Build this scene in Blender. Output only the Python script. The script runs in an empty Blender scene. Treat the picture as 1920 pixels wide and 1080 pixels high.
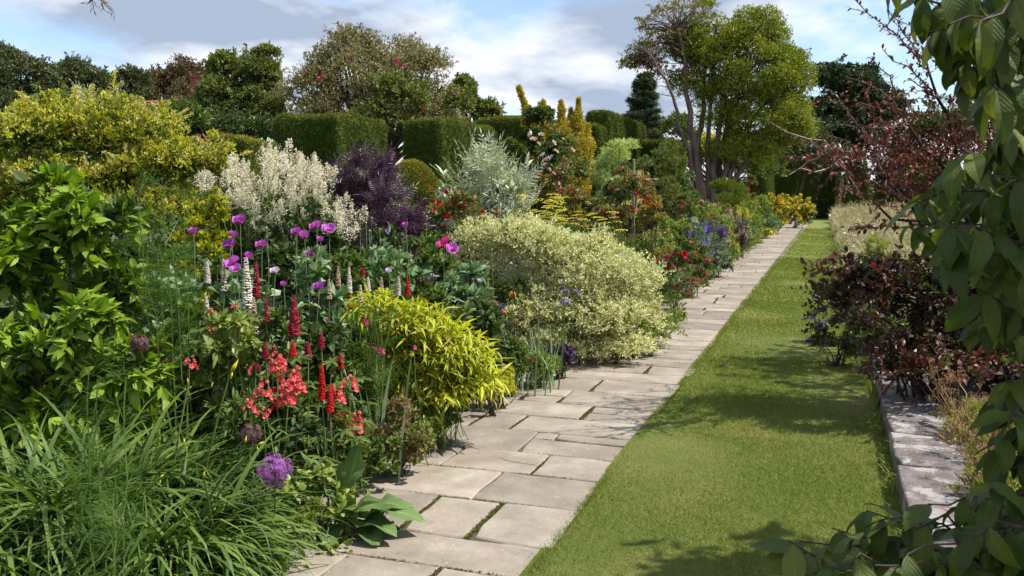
import bpy, math, random
import numpy as np
from mathutils import Vector, Matrix

# ------------------------------------------------------------------ camera, sky, sun, exposure
S = bpy.context.scene
COL = S.collection
YAW = math.radians(19.14)
PITCH = math.atan(174 / 1700)
F = 1700.0
EYE = 1.6
cam_data = bpy.data.cameras.new('camera')
cam_data.sensor_width = 36
cam_data.lens = F / 1920 * 36
cam_data.clip_start = 0.05
cam_data.clip_end = 3000
cam_data.dof.use_dof = True
cam_data.dof.focus_distance = 8.0
cam_data.dof.aperture_fstop = 13
cam = bpy.data.objects.new('camera', cam_data)
cam.location = (0, 0, EYE)
cam.rotation_euler = (math.pi / 2 - PITCH, 0, YAW)
COL.objects.link(cam)
S.camera = cam

SUN_AZ = math.radians(80)      # compass style: from +Y towards +X
SUN_EL = math.radians(56)
sun_data = bpy.data.lights.new('sun', 'SUN')
sun_data.energy = 5.0
sun_data.angle = math.radians(0.53)
sun_data.color = (1.0, 0.955, 0.88)
sun = bpy.data.objects.new('sun', sun_data)
sd = Vector((math.sin(SUN_AZ) * math.cos(SUN_EL), math.cos(SUN_AZ) * math.cos(SUN_EL), math.sin(SUN_EL)))
sun.rotation_euler = sd.to_track_quat('Z', 'Y').to_euler()
COL.objects.link(sun)

world = bpy.data.worlds.new('World')
S.world = world
world.use_nodes = True
wn = world.node_tree; wn.nodes.clear()
def N(t, kind, **kw):
    n = t.nodes.new(kind)
    for k, v in kw.items():
        if k in n.inputs and not hasattr(n, k): n.inputs[k].default_value = v
        else: setattr(n, k, v)
    return n
L = wn.links.new
sky = N(wn, 'ShaderNodeTexSky', sky_type='NISHITA', sun_disc=False)
sky.sun_elevation = SUN_EL; sky.sun_rotation = SUN_AZ
sky.air_density = 1.0; sky.dust_density = 0.6; sky.ozone_density = 3.5
tc = N(wn, 'ShaderNodeTexCoord')
mp = N(wn, 'ShaderNodeMapping'); mp.inputs['Scale'].default_value = (1, 1, 2.6); mp.inputs['Location'].default_value = (3.47, 1.3, 0.0)
L(tc.outputs['Generated'], mp.inputs['Vector'])
n1 = N(wn, 'ShaderNodeTexNoise'); n1.inputs['Scale'].default_value = 2.9; n1.inputs['Detail'].default_value = 9; n1.inputs['Roughness'].default_value = 0.52; n1.inputs['Distortion'].default_value = 0.25
L(mp.outputs[0], n1.inputs['Vector'])
cov = N(wn, 'ShaderNodeValToRGB'); cov.color_ramp.elements[0].position = 0.46; cov.color_ramp.elements[1].position = 0.545
L(n1.outputs['Fac'], cov.inputs['Fac'])
n2 = N(wn, 'ShaderNodeTexNoise'); n2.inputs['Scale'].default_value = 4.1; n2.inputs['Detail'].default_value = 7; n2.inputs['Roughness'].default_value = 0.5
L(mp.outputs[0], n2.inputs['Vector'])
cc = N(wn, 'ShaderNodeValToRGB')
cc.color_ramp.elements[0].position = 0.43; cc.color_ramp.elements[0].color = (0.30, 0.36, 0.47, 1)
cc.color_ramp.elements[1].position = 0.57; cc.color_ramp.elements[1].color = (0.74, 0.76, 0.79, 1)
thick_ = N(wn, 'ShaderNodeMath', operation='MULTIPLY_ADD'); thick_.inputs[1].default_value = -0.9; thick_.inputs[2].default_value = 0.50
L(n1.outputs['Fac'], thick_.inputs[0])
addc = N(wn, 'ShaderNodeMath', operation='ADD'); L(n2.outputs['Fac'], addc.inputs[0]); L(thick_.outputs[0], addc.inputs[1]); L(addc.outputs[0], cc.inputs['Fac'])
bgs = N(wn, 'ShaderNodeBackground'); bgs.inputs['Strength'].default_value = 0.14
L(sky.outputs[0], bgs.inputs['Color'])
bgc = N(wn, 'ShaderNodeBackground'); bgc.inputs['Strength'].default_value = 1.0
L(cc.outputs[0], bgc.inputs['Color'])
mx = N(wn, 'ShaderNodeMixShader')
cm = N(wn, 'ShaderNodeMath', operation='MULTIPLY_ADD'); cm.inputs[1].default_value = 0.86; cm.inputs[2].default_value = 0.10
L(cov.outputs[0], cm.inputs[0]); L(cm.outputs[0], mx.inputs[0])
L(bgs.outputs[0], mx.inputs[1]); L(bgc.outputs[0], mx.inputs[2])
wo = N(wn, 'ShaderNodeOutputWorld'); L(mx.outputs[0], wo.inputs['Surface'])

S.view_settings.view_transform = 'Standard'
S.view_settings.look = 'None'
S.view_settings.gamma = 1
S.view_settings.use_curve_mapping = False
S.view_settings.exposure = 0.55
S.render.engine = 'CYCLES'
cy = S.cycles
cy.max_bounces = 6; cy.diffuse_bounces = 3; cy.glossy_bounces = 2; cy.transmission_bounces = 4; cy.transparent_max_bounces = 4
cy.caustics_reflective = False; cy.caustics_refractive = False
cy.sample_clamp_indirect = 6
cy.use_denoising = True
try: cy.denoising_prefilter = 'ACCURATE'
except Exception: pass
S.render.use_persistent_data = False

# ------------------------------------------------------------------ placing
cy_, sy_ = math.cos(YAW), math.sin(YAW)
def at(px, py, D):
    """point seen at photo pixel (px, py), D metres ahead of the camera (measured level)"""
    b = (py - 540) / F; a = (px - 960) / F
    fwd = math.cos(PITCH) - b * math.sin(PITCH)
    s = D / fwd
    lat = a * s
    z = EYE + s * (-math.sin(PITCH) - b * math.cos(PITCH))
    return np.array([cy_ * lat - sy_ * D, sy_ * lat + cy_ * D, z])
def base(px, D):
    p = at(px, 400, D); p[2] = 0; return p
def hz(py, D, px=960): return float(at(px, py, D)[2])
def seed(i): return np.random.default_rng(i)

# ------------------------------------------------------------------ mesh assembly
class Geo:
    def __init__(s): s.V = []; s.Fs = []; s.U = []; s.M = []; s.n = 0
    def raw(s, V, faces, uv=None, mat=0):
        """faces: list of (m,k) int arrays"""
        V = np.asarray(V, float).reshape(-1, 3)
        s.V.append(V); s.U.append(np.zeros((len(V), 2)) if uv is None else np.asarray(uv, float))
        for f in faces:
            f = np.asarray(f, int)
            if f.size: s.Fs.append(f + s.n); s.M.append(np.full(len(f), mat))
        s.n += len(V)
    def put(s, T, R, P, sc=1.0, mat=0):
        """instances of template T=(V,faces,uv)"""
        V, faces, uv = T
        P = np.asarray(P, float).reshape(-1, 3); n = len(P)
        if n == 0: return
        sc = np.asarray(sc, float)
        if sc.ndim == 0: sc = np.full((n, 3), float(sc))
        elif sc.ndim == 1: sc = np.repeat(sc[:, None], 3, 1)
        VV = V[None] * sc[:, None, :]
        VV = np.einsum('nij,nkj->nki', R, VV) + P[:, None, :]
        k = len(V)
        s.V.append(VV.reshape(-1, 3)); s.U.append(np.tile(uv, (n, 1)))
        off = (np.arange(n) * k)[:, None, None] + s.n
        for f in faces:
            f = np.asarray(f, int)
            if f.size:
                g = (f[None] + off).reshape(-1, f.shape[1]); s.Fs.append(g); s.M.append(np.full(len(g), mat))
        s.n += n * k
    def mesh(s, name, mats, smooth=False):
        me = bpy.data.meshes.new(name)
        if s.n == 0: return me
        V = np.concatenate(s.V); U = np.concatenate(s.U)
        tot = np.concatenate([np.full(len(f), f.shape[1]) for f in s.Fs])
        idx = np.concatenate([f.ravel() for f in s.Fs])
        M = np.concatenate(s.M)
        me.vertices.add(len(V)); me.vertices.foreach_set('co', V.astype(np.float32).ravel())
        me.loops.add(len(idx)); me.loops.foreach_set('vertex_index', idx.astype(np.int32))
        me.polygons.add(len(tot))
        st = np.concatenate([[0], np.cumsum(tot)[:-1]]).astype(np.int32)
        me.polygons.foreach_set('loop_start', st); me.polygons.foreach_set('loop_total', tot.astype(np.int32))
        for m in (mats if isinstance(mats, (list, tuple)) else [mats]): me.materials.append(m)
        me.polygons.foreach_set('material_index', M.astype(np.int32))
        uvl = me.uv_layers.new(name='UVMap'); uvl.data.foreach_set('uv', U[idx].astype(np.float32).ravel())
        me.polygons.foreach_set('use_smooth', np.full(len(tot), bool(smooth)))
        me.update(calc_edges=True)
        return me

def thing(name, label, cat, loc=(0, 0, 0), group=None):
    o = bpy.data.objects.new(name, None); COL.objects.link(o)
    o.location = tuple(float(v) for v in loc); o.empty_display_size = 0.1
    o['label'] = label; o['category'] = cat
    if group: o['group'] = group
    return o
def part(name, geo, mats, parent=None, kind=None, label=None, smooth=False):
    me = geo.mesh(name, mats, smooth) if isinstance(geo, Geo) else geo
    o = bpy.data.objects.new(name, me); COL.objects.link(o)
    if parent is not None: o.parent = parent
    if kind: o['kind'] = kind
    if label: o['label'] = label
    return o
def copies(name, meshes, R, P, sc, parent, rng=None):
    """one object per piece, mesh data shared"""
    P = np.asarray(P, float).reshape(-1, 3); n = len(P)
    sc = np.broadcast_to(np.asarray(sc, float), (n,)) if np.ndim(sc) < 2 else np.asarray(sc, float)
    pick = (rng.integers(0, len(meshes), n) if rng is not None else np.arange(n) % len(meshes))
    out = []
    for i in range(n):
        o = bpy.data.objects.new(name, meshes[int(pick[i])]); COL.objects.link(o)
        o.parent = parent
        m = np.eye(4); m[:3, :3] = R[i] * (sc[i] if np.ndim(sc[i]) == 0 else sc[i][None, :]); m[:3, 3] = P[i]
        o.matrix_basis = Matrix(m.tolist()); out.append(o)
    return out

def unit(v):
    v = np.asarray(v, float); return v / np.maximum(np.linalg.norm(v, axis=-1, keepdims=True), 1e-9)
def frames(d, up):
    """columns x,y,z: y along d, z as near up as it can be"""
    y = unit(d); up = np.broadcast_to(np.asarray(up, float), y.shape)
    z = up - (up * y).sum(-1, keepdims=True) * y
    bad = np.linalg.norm(z, axis=-1) < 1e-4
    if bad.any(): z[bad] = np.cross(y[bad], [1.0, 0.3, 0.2])
    z = unit(z); x = np.cross(y, z)
    return np.stack([x, y, z], -1)
def sph(rng, n, zmin=-1.0, zmax=1.0):
    z = rng.uniform(zmin, zmax, n); a = rng.uniform(0, 2 * np.pi, n); r = np.sqrt(1 - z * z)
    return np.stack([r * np.cos(a), r * np.sin(a), z], -1)
def rotz(a):
    a = np.atleast_1d(a); c, s = np.cos(a), np.sin(a); R = np.zeros((len(a), 3, 3)); R[:, 0, 0] = c; R[:, 0, 1] = -s; R[:, 1, 0] = s; R[:, 1, 1] = c; R[:, 2, 2] = 1; return R

# ------------------------------------------------------------------ templates
def t_diamond(w=0.4, fold=0.12, bend=0.1, m=0.45):
    V = np.array([[0, 0, 0], [w / 2, m, fold * w], [0, 1, -bend], [-w / 2, m, fold * w]])
    return V, [np.array([[0, 1, 2], [0, 2, 3]])], np.array([[.5, 0], [1, m], [.5, 1], [0, m]])
def t_leaf(w=0.4, n=4, fold=0.15, bend=0.25, tip=1.0, wave=0.0, twist=0.0, peak=0.42, curl=0.0, ph=0.0):
    V = []; uv = []; t = np.linspace(0, 1, n + 1)
    ang = 0; y = 0; z = 0; ys = [0]; zs = [0]
    for i in range(n):
        a = -bend * 2 * (t[i] + t[i + 1]) / 2 - curl * (t[i + 1] ** 4)
        y += math.cos(a) / n; z += math.sin(a) / n; ys.append(y); zs.append(z)
    def wid(u):
        u = u ** (math.log(0.5) / math.log(peak)); return (math.sin(math.pi * u) ** (0.8)) * (1 if tip == 1 else (1 - u) ** (tip - 1))
    V.append([0, 0, 0]); uv.append([.5, 0]); fs3 = []; fs4 = []
    for i in range(1, n):
        h = w / 2 * wid(t[i]); tw = twist * t[i]
        wl = wave * math.sin(t[i] * 17 + ph) * h; wr = wave * math.sin(t[i] * 15 + 2 + ph) * h
        zc = fold * h * 2
        V += [[-h * math.cos(tw), ys[i], zs[i] + zc + wl - h * math.sin(tw)], [0, ys[i], zs[i]], [h * math.cos(tw), ys[i], zs[i] + zc + wr + h * math.sin(tw)]]
        uv += [[0.5 - 0.5 * h / (w / 2), t[i]], [.5, t[i]], [0.5 + 0.5 * h / (w / 2), t[i]]]
    V.append([0, ys[-1], zs[-1]]); uv.append([.5, 1]); e = len(V) - 1
    fs3 += [[0, 2, 1], [0, 3, 2]]
    for i in range(n - 2):
        a = 1 + 3 * i; b = a + 3
        fs4 += [[a, a + 1, b + 1, b], [a + 1, a + 2, b + 2, b + 1]]
    a = 1 + 3 * (n - 2); fs3 += [[a, a + 1, e], [a + 1, a + 2, e]]
    fa = [np.array(fs3)]
    if fs4: fa.append(np.array(fs4))
    return np.array(V, float), fa, np.array(uv, float)
def t_blade(w=0.03, n=6, a0=1.4, bend=2.2, twist=0.3, p=1.4):
    """strap leaf of unit length: rises at angle a0, bends over by `bend` radians"""
    t = np.linspace(0, 1, n + 1); y = z = 0; C = [(0, 0)]
    for i in range(n):
        tm = (t[i] + t[i + 1]) / 2; a = a0 - bend * tm ** p
        y += math.cos(a) / n; z += math.sin(a) / n; C.append((y, z))
    V = []; uv = []
    for i in range(n):
        h = w / 2 * (1 - t[i] ** 3) * (0.6 + 0.4 * min(1, t[i] * 4)); tw = twist * math.sin(t[i] * 3)
        V += [[-h * math.cos(tw), C[i][0], C[i][1] - h * math.sin(tw)], [h * math.cos(tw), C[i][0], C[i][1] + h * math.sin(tw)]]
        uv += [[0, t[i]], [1, t[i]]]
    V.append([0, C[n][0], C[n][1]]); uv.append([.5, 1])
    q = np.array([[2 * i, 2 * i + 1, 2 * i + 3, 2 * i + 2] for i in range(n - 1)])
    return np.array(V, float), [q, np.array([[2 * n - 2, 2 * n - 1, 2 * n]])], np.array(uv, float)
def t_stem(k=3):
    a = np.arange(k) * 2 * np.pi / k; V = [[math.cos(x), 0, math.sin(x)] for x in a] + [[.7 * math.cos(x), 1, .7 * math.sin(x)] for x in a]
    q = np.array([[i, i + k, (i + 1) % k + k, (i + 1) % k] for i in range(k)])
    return np.array(V, float), [q], np.array([[i / k, 0] for i in range(k)] + [[i / k, 1] for i in range(k)])
T_STEM = t_stem(4)
def t_octa(sx=1, sy=1, sz=1):
    V = np.array([[sx, 0, 0], [-sx, 0, 0], [0, sy, 0], [0, -sy, 0], [0, 0, sz], [0, 0, -sz]], float)
    f = np.array([[0, 2, 4], [2, 1, 4], [1, 3, 4], [3, 0, 4], [2, 0, 5], [1, 2, 5], [3, 1, 5], [0, 3, 5]])
    return V, [f], np.zeros((6, 2)) + .5
def join(*Ts):
    """(T, R, P, s) list -> one template"""
    V = []; F3 = []; F4 = []; U = []; n = 0
    for T, R, P, s in Ts:
        v = (T[0] * s) @ np.asarray(R).T + P; V.append(v); U.append(T[2])
        for f in T[1]:
            (F3 if f.shape[1] == 3 else F4).append(f + n)
        n += len(v)
    fs = []
    if F3: fs.append(np.concatenate(F3))
    if F4: fs.append(np.concatenate(F4))
    return np.concatenate(V), fs, np.concatenate(U)
def fan(T, n, tilt, s=1.0, jit=0.0, rng=None, phase=0.0, up=(0, 0, 1)):
    """n copies of T around z, rising at `tilt`"""
    out = []
    for i in range(n):
        a = phase + 2 * math.pi * i / n + (rng.uniform(-jit, jit) if rng is not None else 0)
        t = tilt + (rng.uniform(-jit, jit) if rng is not None else 0)
        d = np.array([[math.cos(a) * math.cos(t), math.sin(a) * math.cos(t), math.sin(t)]])
        u = np.array([[-math.cos(a) * math.sin(t), -math.sin(a) * math.sin(t), math.cos(t)]])
        out.append((T, frames(d, u)[0], np.zeros(3), s))
    return out
def tube(g, pts, rad, k=5, mat=0):
    pts = np.asarray(pts, float); n = len(pts); rad = np.broadcast_to(rad, (n,))
    d = np.gradient(pts, axis=0); R = frames(d, np.array([0.13, 0.97, 0.2]))
    a = np.arange(k) * 2 * np.pi / k
    ring = np.stack([np.cos(a), np.zeros(k), np.sin(a)], -1)
    V = np.einsum('nij,kj->nki', R, ring) * rad[:, None, None] + pts[:, None]
    uv = np.stack(np.meshgrid(np.arange(k) / k, np.linspace(0, 1, n)), -1).reshape(-1, 2)
    q = [[i * k + j, (i + 1) * k + j, (i + 1) * k + (j + 1) % k, i * k + (j + 1) % k] for i in range(n - 1) for j in range(k)]
    g.raw(V.reshape(-1, 3), [np.array(q)], uv, mat)
def curve(p0, p1, n=6, sag=0.0, rng=None, jit=0.0, ctrl=None):
    p0 = np.asarray(p0, float); p1 = np.asarray(p1, float); t = np.linspace(0, 1, n)[:, None]
    if ctrl is None: ctrl = (p0 + p1) / 2 + np.array([0, 0, -sag])
    P = (1 - t) ** 2 * p0 + 2 * t * (1 - t) * np.asarray(ctrl, float) + t * t * p1
    if rng is not None and jit: P[1:-1] += rng.normal(0, jit, (n - 2, 3))
    return P
# ------------------------------------------------------------------ materials
def mat_new(name):
    m = bpy.data.materials.new(name); m.use_nodes = True; m.node_tree.nodes.clear(); return m, m.node_tree
def ramp(t, fac, stops):
    r = t.nodes.new('ShaderNodeValToRGB'); e = r.color_ramp.elements
    while len(e) < len(stops): e.new(0.5)
    for i, (p, c) in enumerate(stops): e[i].position = p; e[i].color = (*c, 1)
    if fac is not None: t.links.new(fac, r.inputs['Fac'])
    return r
def noise(t, scale, detail=4, rough=.55, coord='Object', vec=None, dist=0.0):
    if vec is None:
        c = t.nodes.new('ShaderNodeTexCoord'); vec = c.outputs[coord]
    n = t.nodes.new('ShaderNodeTexNoise'); n.inputs['Scale'].default_value = scale; n.inputs['Detail'].default_value = detail; n.inputs['Roughness'].default_value = rough; n.inputs['Distortion'].default_value = dist
    t.links.new(vec, n.inputs['Vector']); return n
def math_(t, op, a, b=None, c=None, clamp=False):
    m = t.nodes.new('ShaderNodeMath'); m.operation = op; m.use_clamp = clamp
    for i, v in enumerate((a, b, c)):
        if v is None: continue
        if isinstance(v, (int, float)): m.inputs[i].default_value = v
        else: t.links.new(v, m.inputs[i])
    return m.outputs[0]
def mixc(t, fac, a, b, mode='MIX'):
    m = t.nodes.new('ShaderNodeMix'); m.data_type = 'RGBA'; m.blend_type = mode
    for k, v in ((0, fac), (6, a), (7, b)):
        if isinstance(v, (int, float)): m.inputs[k].default_value = v
        elif isinstance(v, tuple): m.inputs[k].default_value = (*v, 1) if len(v) == 3 else v
        else: t.links.new(v, m.inputs[k])
    return m.outputs[2]
_leafm = {}
def leafm(name, cols, trans=0.35, rough=0.45, spec=0.35, tint=(1.15, 1.25, 0.45), vein=0.0, edge=None, patch=0.18, blotch=None, back=None, gain=None):
    """leaf or petal: colour varies leaf by leaf"""
    if name in _leafm: return _leafm[name]
    if gain is None: gain = (1.68, 1.43, 1.45) if patch > .1 else (1, 1, 1)
    cols = [tuple(min(.8, c_[i] * gain[i]) for i in range(3)) for c_ in cols]
    m, t = mat_new(name); k = t.links.new
    g = t.nodes.new('ShaderNodeNewGeometry'); oi = t.nodes.new('ShaderNodeObjectInfo')
    r = math_(t, 'FRACT', math_(t, 'ADD', g.outputs['Random Per Island'], oi.outputs['Random']))
    n = len(cols); rp = ramp(t, r, [((i + 0.0) / max(1, n - 1), c) for i, c in enumerate(cols)])
    c = rp.outputs[0]
    nz = noise(t, 1.7, 3)
    f = math_(t, 'MULTIPLY_ADD', nz.outputs[0], patch * 2.4, 1 - patch * 1.2)
    hs = t.nodes.new('ShaderNodeHueSaturation'); k(f, hs.inputs['Value']); k(c, hs.inputs['Color']); c = hs.outputs[0]
    bump = None
    if vein or edge:
        uv = t.nodes.new('ShaderNodeUVMap'); sx = t.nodes.new('ShaderNodeSeparateXYZ'); k(uv.outputs[0], sx.inputs[0])
        du = math_(t, 'ABSOLUTE', math_(t, 'SUBTRACT', sx.outputs[0], 0.5))
        if edge:
            ef = math_(t, 'GREATER_THAN', math_(t, 'ADD', du, math_(t, 'MULTIPLY', nz.outputs[0], .1)), 0.22)
            c = mixc(t, ef, c, edge)
        if vein:
            rib = math_(t, 'LESS_THAN', du, 0.022)
            ph = math_(t, 'MULTIPLY_ADD', sx.outputs[1], 62.0, math_(t, 'MULTIPLY', du, -46.0))
            sv = math_(t, 'POWER', math_(t, 'MULTIPLY_ADD', math_(t, 'SINE', ph), 0.5, 0.5), 7.0)
            vf = math_(t, 'MAXIMUM', rib, math_(t, 'MULTIPLY', sv, 0.32))
            lc = mixc(t, 1.0, c, (1.7, 1.6, 1.5), 'MULTIPLY')
            c = mixc(t, math_(t, 'MULTIPLY', vf, vein), c, lc)
            b = t.nodes.new('ShaderNodeBump'); b.inputs['Strength'].default_value = 0.4; b.inputs['Distance'].default_value = 0.004; b.invert = True
            k(vf, b.inputs['Height']); bump = b.outputs[0]
    if blotch:
        bn = noise(t, blotch[0], 2); bf = math_(t, 'GREATER_THAN', bn.outputs[0], blotch[1]); c = mixc(t, bf, c, blotch[2])
    fc = c
    if back: fc = mixc(t, g.outputs['Backfacing'], c, mixc(t, 1.0, c, back, 'MULTIPLY'))
    p = t.nodes.new('ShaderNodeBsdfPrincipled'); p.inputs['Roughness'].default_value = rough; p.inputs['Specular IOR Level'].default_value = spec
    k(fc, p.inputs['Base Color'])
    tr = t.nodes.new('ShaderNodeBsdfTranslucent'); k(mixc(t, 1.0, c, tint, 'MULTIPLY'), tr.inputs['Color'])
    if bump: k(bump, p.inputs['Normal'])
    ms = t.nodes.new('ShaderNodeMixShader'); ms.inputs[0].default_value = trans
    k(p.outputs[0], ms.inputs[1]); k(tr.outputs[0], ms.inputs[2])
    o = t.nodes.new('ShaderNodeOutputMaterial'); k(ms.outputs[0], o.inputs[0])
    _leafm[name] = m; return m
def solidm(name, stops, scale=8, rough=0.8, bump=0.3, dist=0.01, detail=8, spec=0.3, var=0.0, stretch=None, coord='Object', extra=None, isl=0.0):
    m, t = mat_new(name); k = t.links.new
    tcn = t.nodes.new('ShaderNodeTexCoord'); v = tcn.outputs[coord]
    if var:
        oi = t.nodes.new('ShaderNodeObjectInfo'); va = t.nodes.new('ShaderNodeVectorMath'); va.operation = 'ADD'; k(v, va.inputs[0])
        mm = math_(t, 'MULTIPLY', oi.outputs['Random'], 37.0); cx = t.nodes.new('ShaderNodeCombineXYZ'); k(mm, cx.inputs[0]); k(mm, cx.inputs[1]); k(cx.outputs[0], va.inputs[1]); v = va.outputs[0]
    if stretch:
        mpn = t.nodes.new('ShaderNodeMapping'); mpn.inputs['Scale'].default_value = stretch; k(v, mpn.inputs[0]); v = mpn.outputs[0]
    n = noise(t, scale, detail, .6, vec=v)
    c = ramp(t, n.outputs[0], stops).outputs[0]
    if var:
        hs = t.nodes.new('ShaderNodeHueSaturation'); k(c, hs.inputs['Color'])
        k(math_(t, 'MULTIPLY_ADD', oi.outputs['Random'], 2 * var, 1 - var), hs.inputs['Value']); c = hs.outputs[0]
    if extra: c = extra(t, c, v)
    p = t.nodes.new('ShaderNodeBsdfPrincipled'); p.inputs['Roughness'].default_value = rough; p.inputs['Specular IOR Level'].default_value = spec
    k(c, p.inputs['Base Color'])
    if bump:
        n2_ = noise(t, scale * 6, 6, .65, vec=v); b = t.nodes.new('ShaderNodeBump'); b.inputs['Strength'].default_value = bump; b.inputs['Distance'].default_value = dist
        k(math_(t, 'ADD', n2_.outputs[0], n.outputs[0]), b.inputs['Height']); k(b.outputs[0], p.inputs['Normal'])
    o = t.nodes.new('ShaderNodeOutputMaterial'); k(p.outputs[0], o.inputs[0]); return m

def paving_extra(t, c, v):
    # warm stains, pale lichen, dark specks
    n = noise(t, 2.3, 6, .6, vec=v, dist=.6)
    c = mixc(t, ramp(t, n.outputs[0], [(0.45, (0, 0, 0)), (0.68, (.65, .65, .65))]).outputs[0], c, (0.20, 0.155, 0.13))
    n = noise(t, 34, 3, .5, vec=v)
    c = mixc(t, ramp(t, n.outputs[0], [(0.66, (0, 0, 0)), (0.72, (.5, .5, .5))]).outputs[0], c, (0.46, 0.42, 0.38))
    n = noise(t, 60, 2, .5, vec=v)
    c = mixc(t, ramp(t, n.outputs[0], [(0.69, (0, 0, 0)), (0.75, (.7, .7, .7))]).outputs[0], c, (0.11, 0.09, 0.085))
    return c
M_PAVE = solidm('paving_sandstone', [(0.3, (0.185, 0.155, 0.122)), (0.5, (0.26, 0.222, 0.176)), (0.7, (0.335, 0.29, 0.232))], 3.2, 0.85, 0.5, 0.014, var=0.26, extra=paving_extra)
def lichen_extra(t, c, v):
    n = noise(t, 5.5, 3, .55, vec=v, dist=.3)
    c = mixc(t, ramp(t, n.outputs[0], [(0.54, (0, 0, 0)), (0.57, (.9, .9, .9))]).outputs[0], c, (0.37, 0.35, 0.33))
    n = noise(t, 13, 4, .6, vec=v)
    c = mixc(t, ramp(t, n.outputs[0], [(0.60, (0, 0, 0)), (0.64, (.8, .8, .8))]).outputs[0], c, (0.30, 0.275, 0.255))
    n = noise(t, 3.1, 5, .6, vec=v, dist=.4)
    return mixc(t, ramp(t, n.outputs[0], [(0.52, (0, 0, 0)), (0.62, (.6, .6, .6))]).outputs[0], c, (0.10, 0.08, 0.075))
M_WALL = solidm('lichened_stone', [(0.3, (0.13, 0.105, 0.10)), (0.7, (0.24, 0.20, 0.19))], 9, 0.9, 0.7, 0.02, var=0.06, extra=lichen_extra)
M_SOIL = solidm('bed_soil', [(0.3, (0.022, 0.015, 0.010)), (0.7, (0.055, 0.037, 0.025))], 14, 0.95, 1.0, 0.03)
M_GROUND = solidm('meadow_ground', [(0.3, (0.035, 0.05, 0.015)), (0.7, (0.07, 0.08, 0.03))], 0.6, 0.95, 0.3, 0.05)
M_JOINT = solidm('joint_moss', [(0.3, (0.08, 0.075, 0.045)), (0.5, (0.11, 0.115, 0.05)), (0.7, (0.13, 0.105, 0.075))], 16, 0.95, 1.0, 0.02)
def lawn_extra(t, c, v):
    n = noise(t, 1.1, 4, .6, vec=v, dist=.2)
    return mixc(t, ramp(t, n.outputs[0], [(0.42, (0, 0, 0)), (0.66, (.8, .8, .8))]).outputs[0], c, (0.25, 0.225, 0.06))
M_LAWN = solidm('lawn_turf', [(0.3, (0.09, 0.13, 0.018)), (0.5, (0.135, 0.175, 0.028)), (0.7, (0.185, 0.215, 0.042))], 42, 0.8, 0.9, 0.02, detail=5, extra=lawn_extra)
M_BARK = solidm('brown_bark', [(0.3, (0.05, 0.032, 0.022)), (0.6, (0.13, 0.085, 0.06)), (0.8, (0.2, 0.15, 0.11))], 6, 0.85, 0.6, 0.03, stretch=(3, 3, .6))
M_REDBARK = solidm('cinnamon_bark', [(0.3, (0.10, 0.062, 0.050)), (0.6, (0.20, 0.135, 0.11)), (0.8, (0.30, 0.23, 0.19))], 3, 0.8, 0.5, 0.03, stretch=(3, 3, .5))
M_TWIG = solidm('dark_twig', [(0.3, (0.035, 0.022, 0.018)), (0.7, (0.09, 0.06, 0.05))], 20, 0.7, 0.2, 0.005)
M_PALETWIG = solidm('pale_twig', [(0.3, (0.18, 0.14, 0.12)), (0.7, (0.34, 0.29, 0.26))], 20, 0.7, 0.2, 0.005)
M_POST = solidm('weathered_wood', [(0.3, (0.16, 0.12, 0.085)), (0.7, (0.30, 0.24, 0.18))], 12, 0.85, 0.5, 0.01, stretch=(4, 4, .5))
M_TILE = solidm('red_roof_tile', [(0.3, (0.16, 0.055, 0.035)), (0.7, (0.26, 0.10, 0.065))], 6, 0.85, 0.4, 0.02, var=.15)
M_BRICK = solidm('red_brick', [(0.3, (0.20, 0.07, 0.045)), (0.7, (0.30, 0.12, 0.08))], 8, 0.9, 0.4, 0.02)

G_ = lambda *c: [c[i:i + 3] for i in range(0, len(c), 3)]
L_STEM = leafm('green_stem', G_(.06, .11, .025, .10, .16, .04), .1, .5)
L_PALE_STEM = leafm('glaucous_stem', G_(.10, .16, .10, .15, .22, .12), .1, .5)
L_MID = leafm('mid_green_leaf', G_(.035, .070, .016, .062, .108, .024, .11, .165, .04))
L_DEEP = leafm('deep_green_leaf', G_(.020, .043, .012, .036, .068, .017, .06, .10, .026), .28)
L_FRESH = leafm('fresh_green_leaf', G_(.09, .145, .028, .13, .19, .04, .18, .25, .06), .34, .42, .4)
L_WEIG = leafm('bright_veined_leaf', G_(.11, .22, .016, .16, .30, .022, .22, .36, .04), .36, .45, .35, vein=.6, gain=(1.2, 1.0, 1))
L_GRASSY = leafm('strap_green_leaf', G_(.05, .125, .018, .085, .19, .03, .13, .25, .05), .3, .30, .55)
L_LILY = leafm('daylily_leaf', G_(.025, .065, .012, .05, .11, .02, .09, .16, .035, .14, .22, .05), .30, .52, .3, gain=(1.25, 1.1, 1))
L_FERN = leafm('feathery_leaf', G_(.035, .085, .012, .06, .13, .02), .35, .5)
L_GLAUC = leafm('glaucous_leaf', G_(.07, .14, .065, .11, .20, .095, .18, .27, .14), .22, .5)
L_SILVER = leafm('silver_leaf', G_(.17, .23, .16, .27, .34, .25, .38, .45, .35), .18, .6)
L_GOLD = leafm('golden_privet_leaf', G_(.31, .32, .03, .48, .46, .05, .60, .55, .08), .38, .45, gain=(1, 1, 1))
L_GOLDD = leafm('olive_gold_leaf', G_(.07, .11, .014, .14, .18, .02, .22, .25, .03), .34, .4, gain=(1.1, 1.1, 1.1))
L_BUFF = leafm('buff_flower_spray', G_(.50, .47, .12, .60, .55, .18, .55, .45, .12), .2, .8, gain=(1, 1, 1))
L_YELLOW = leafm('bright_yellow_leaf', G_(.36, .37, .02, .50, .48, .03, .60, .55, .06), .36, .45, gain=(1, 1, 1))
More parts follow.
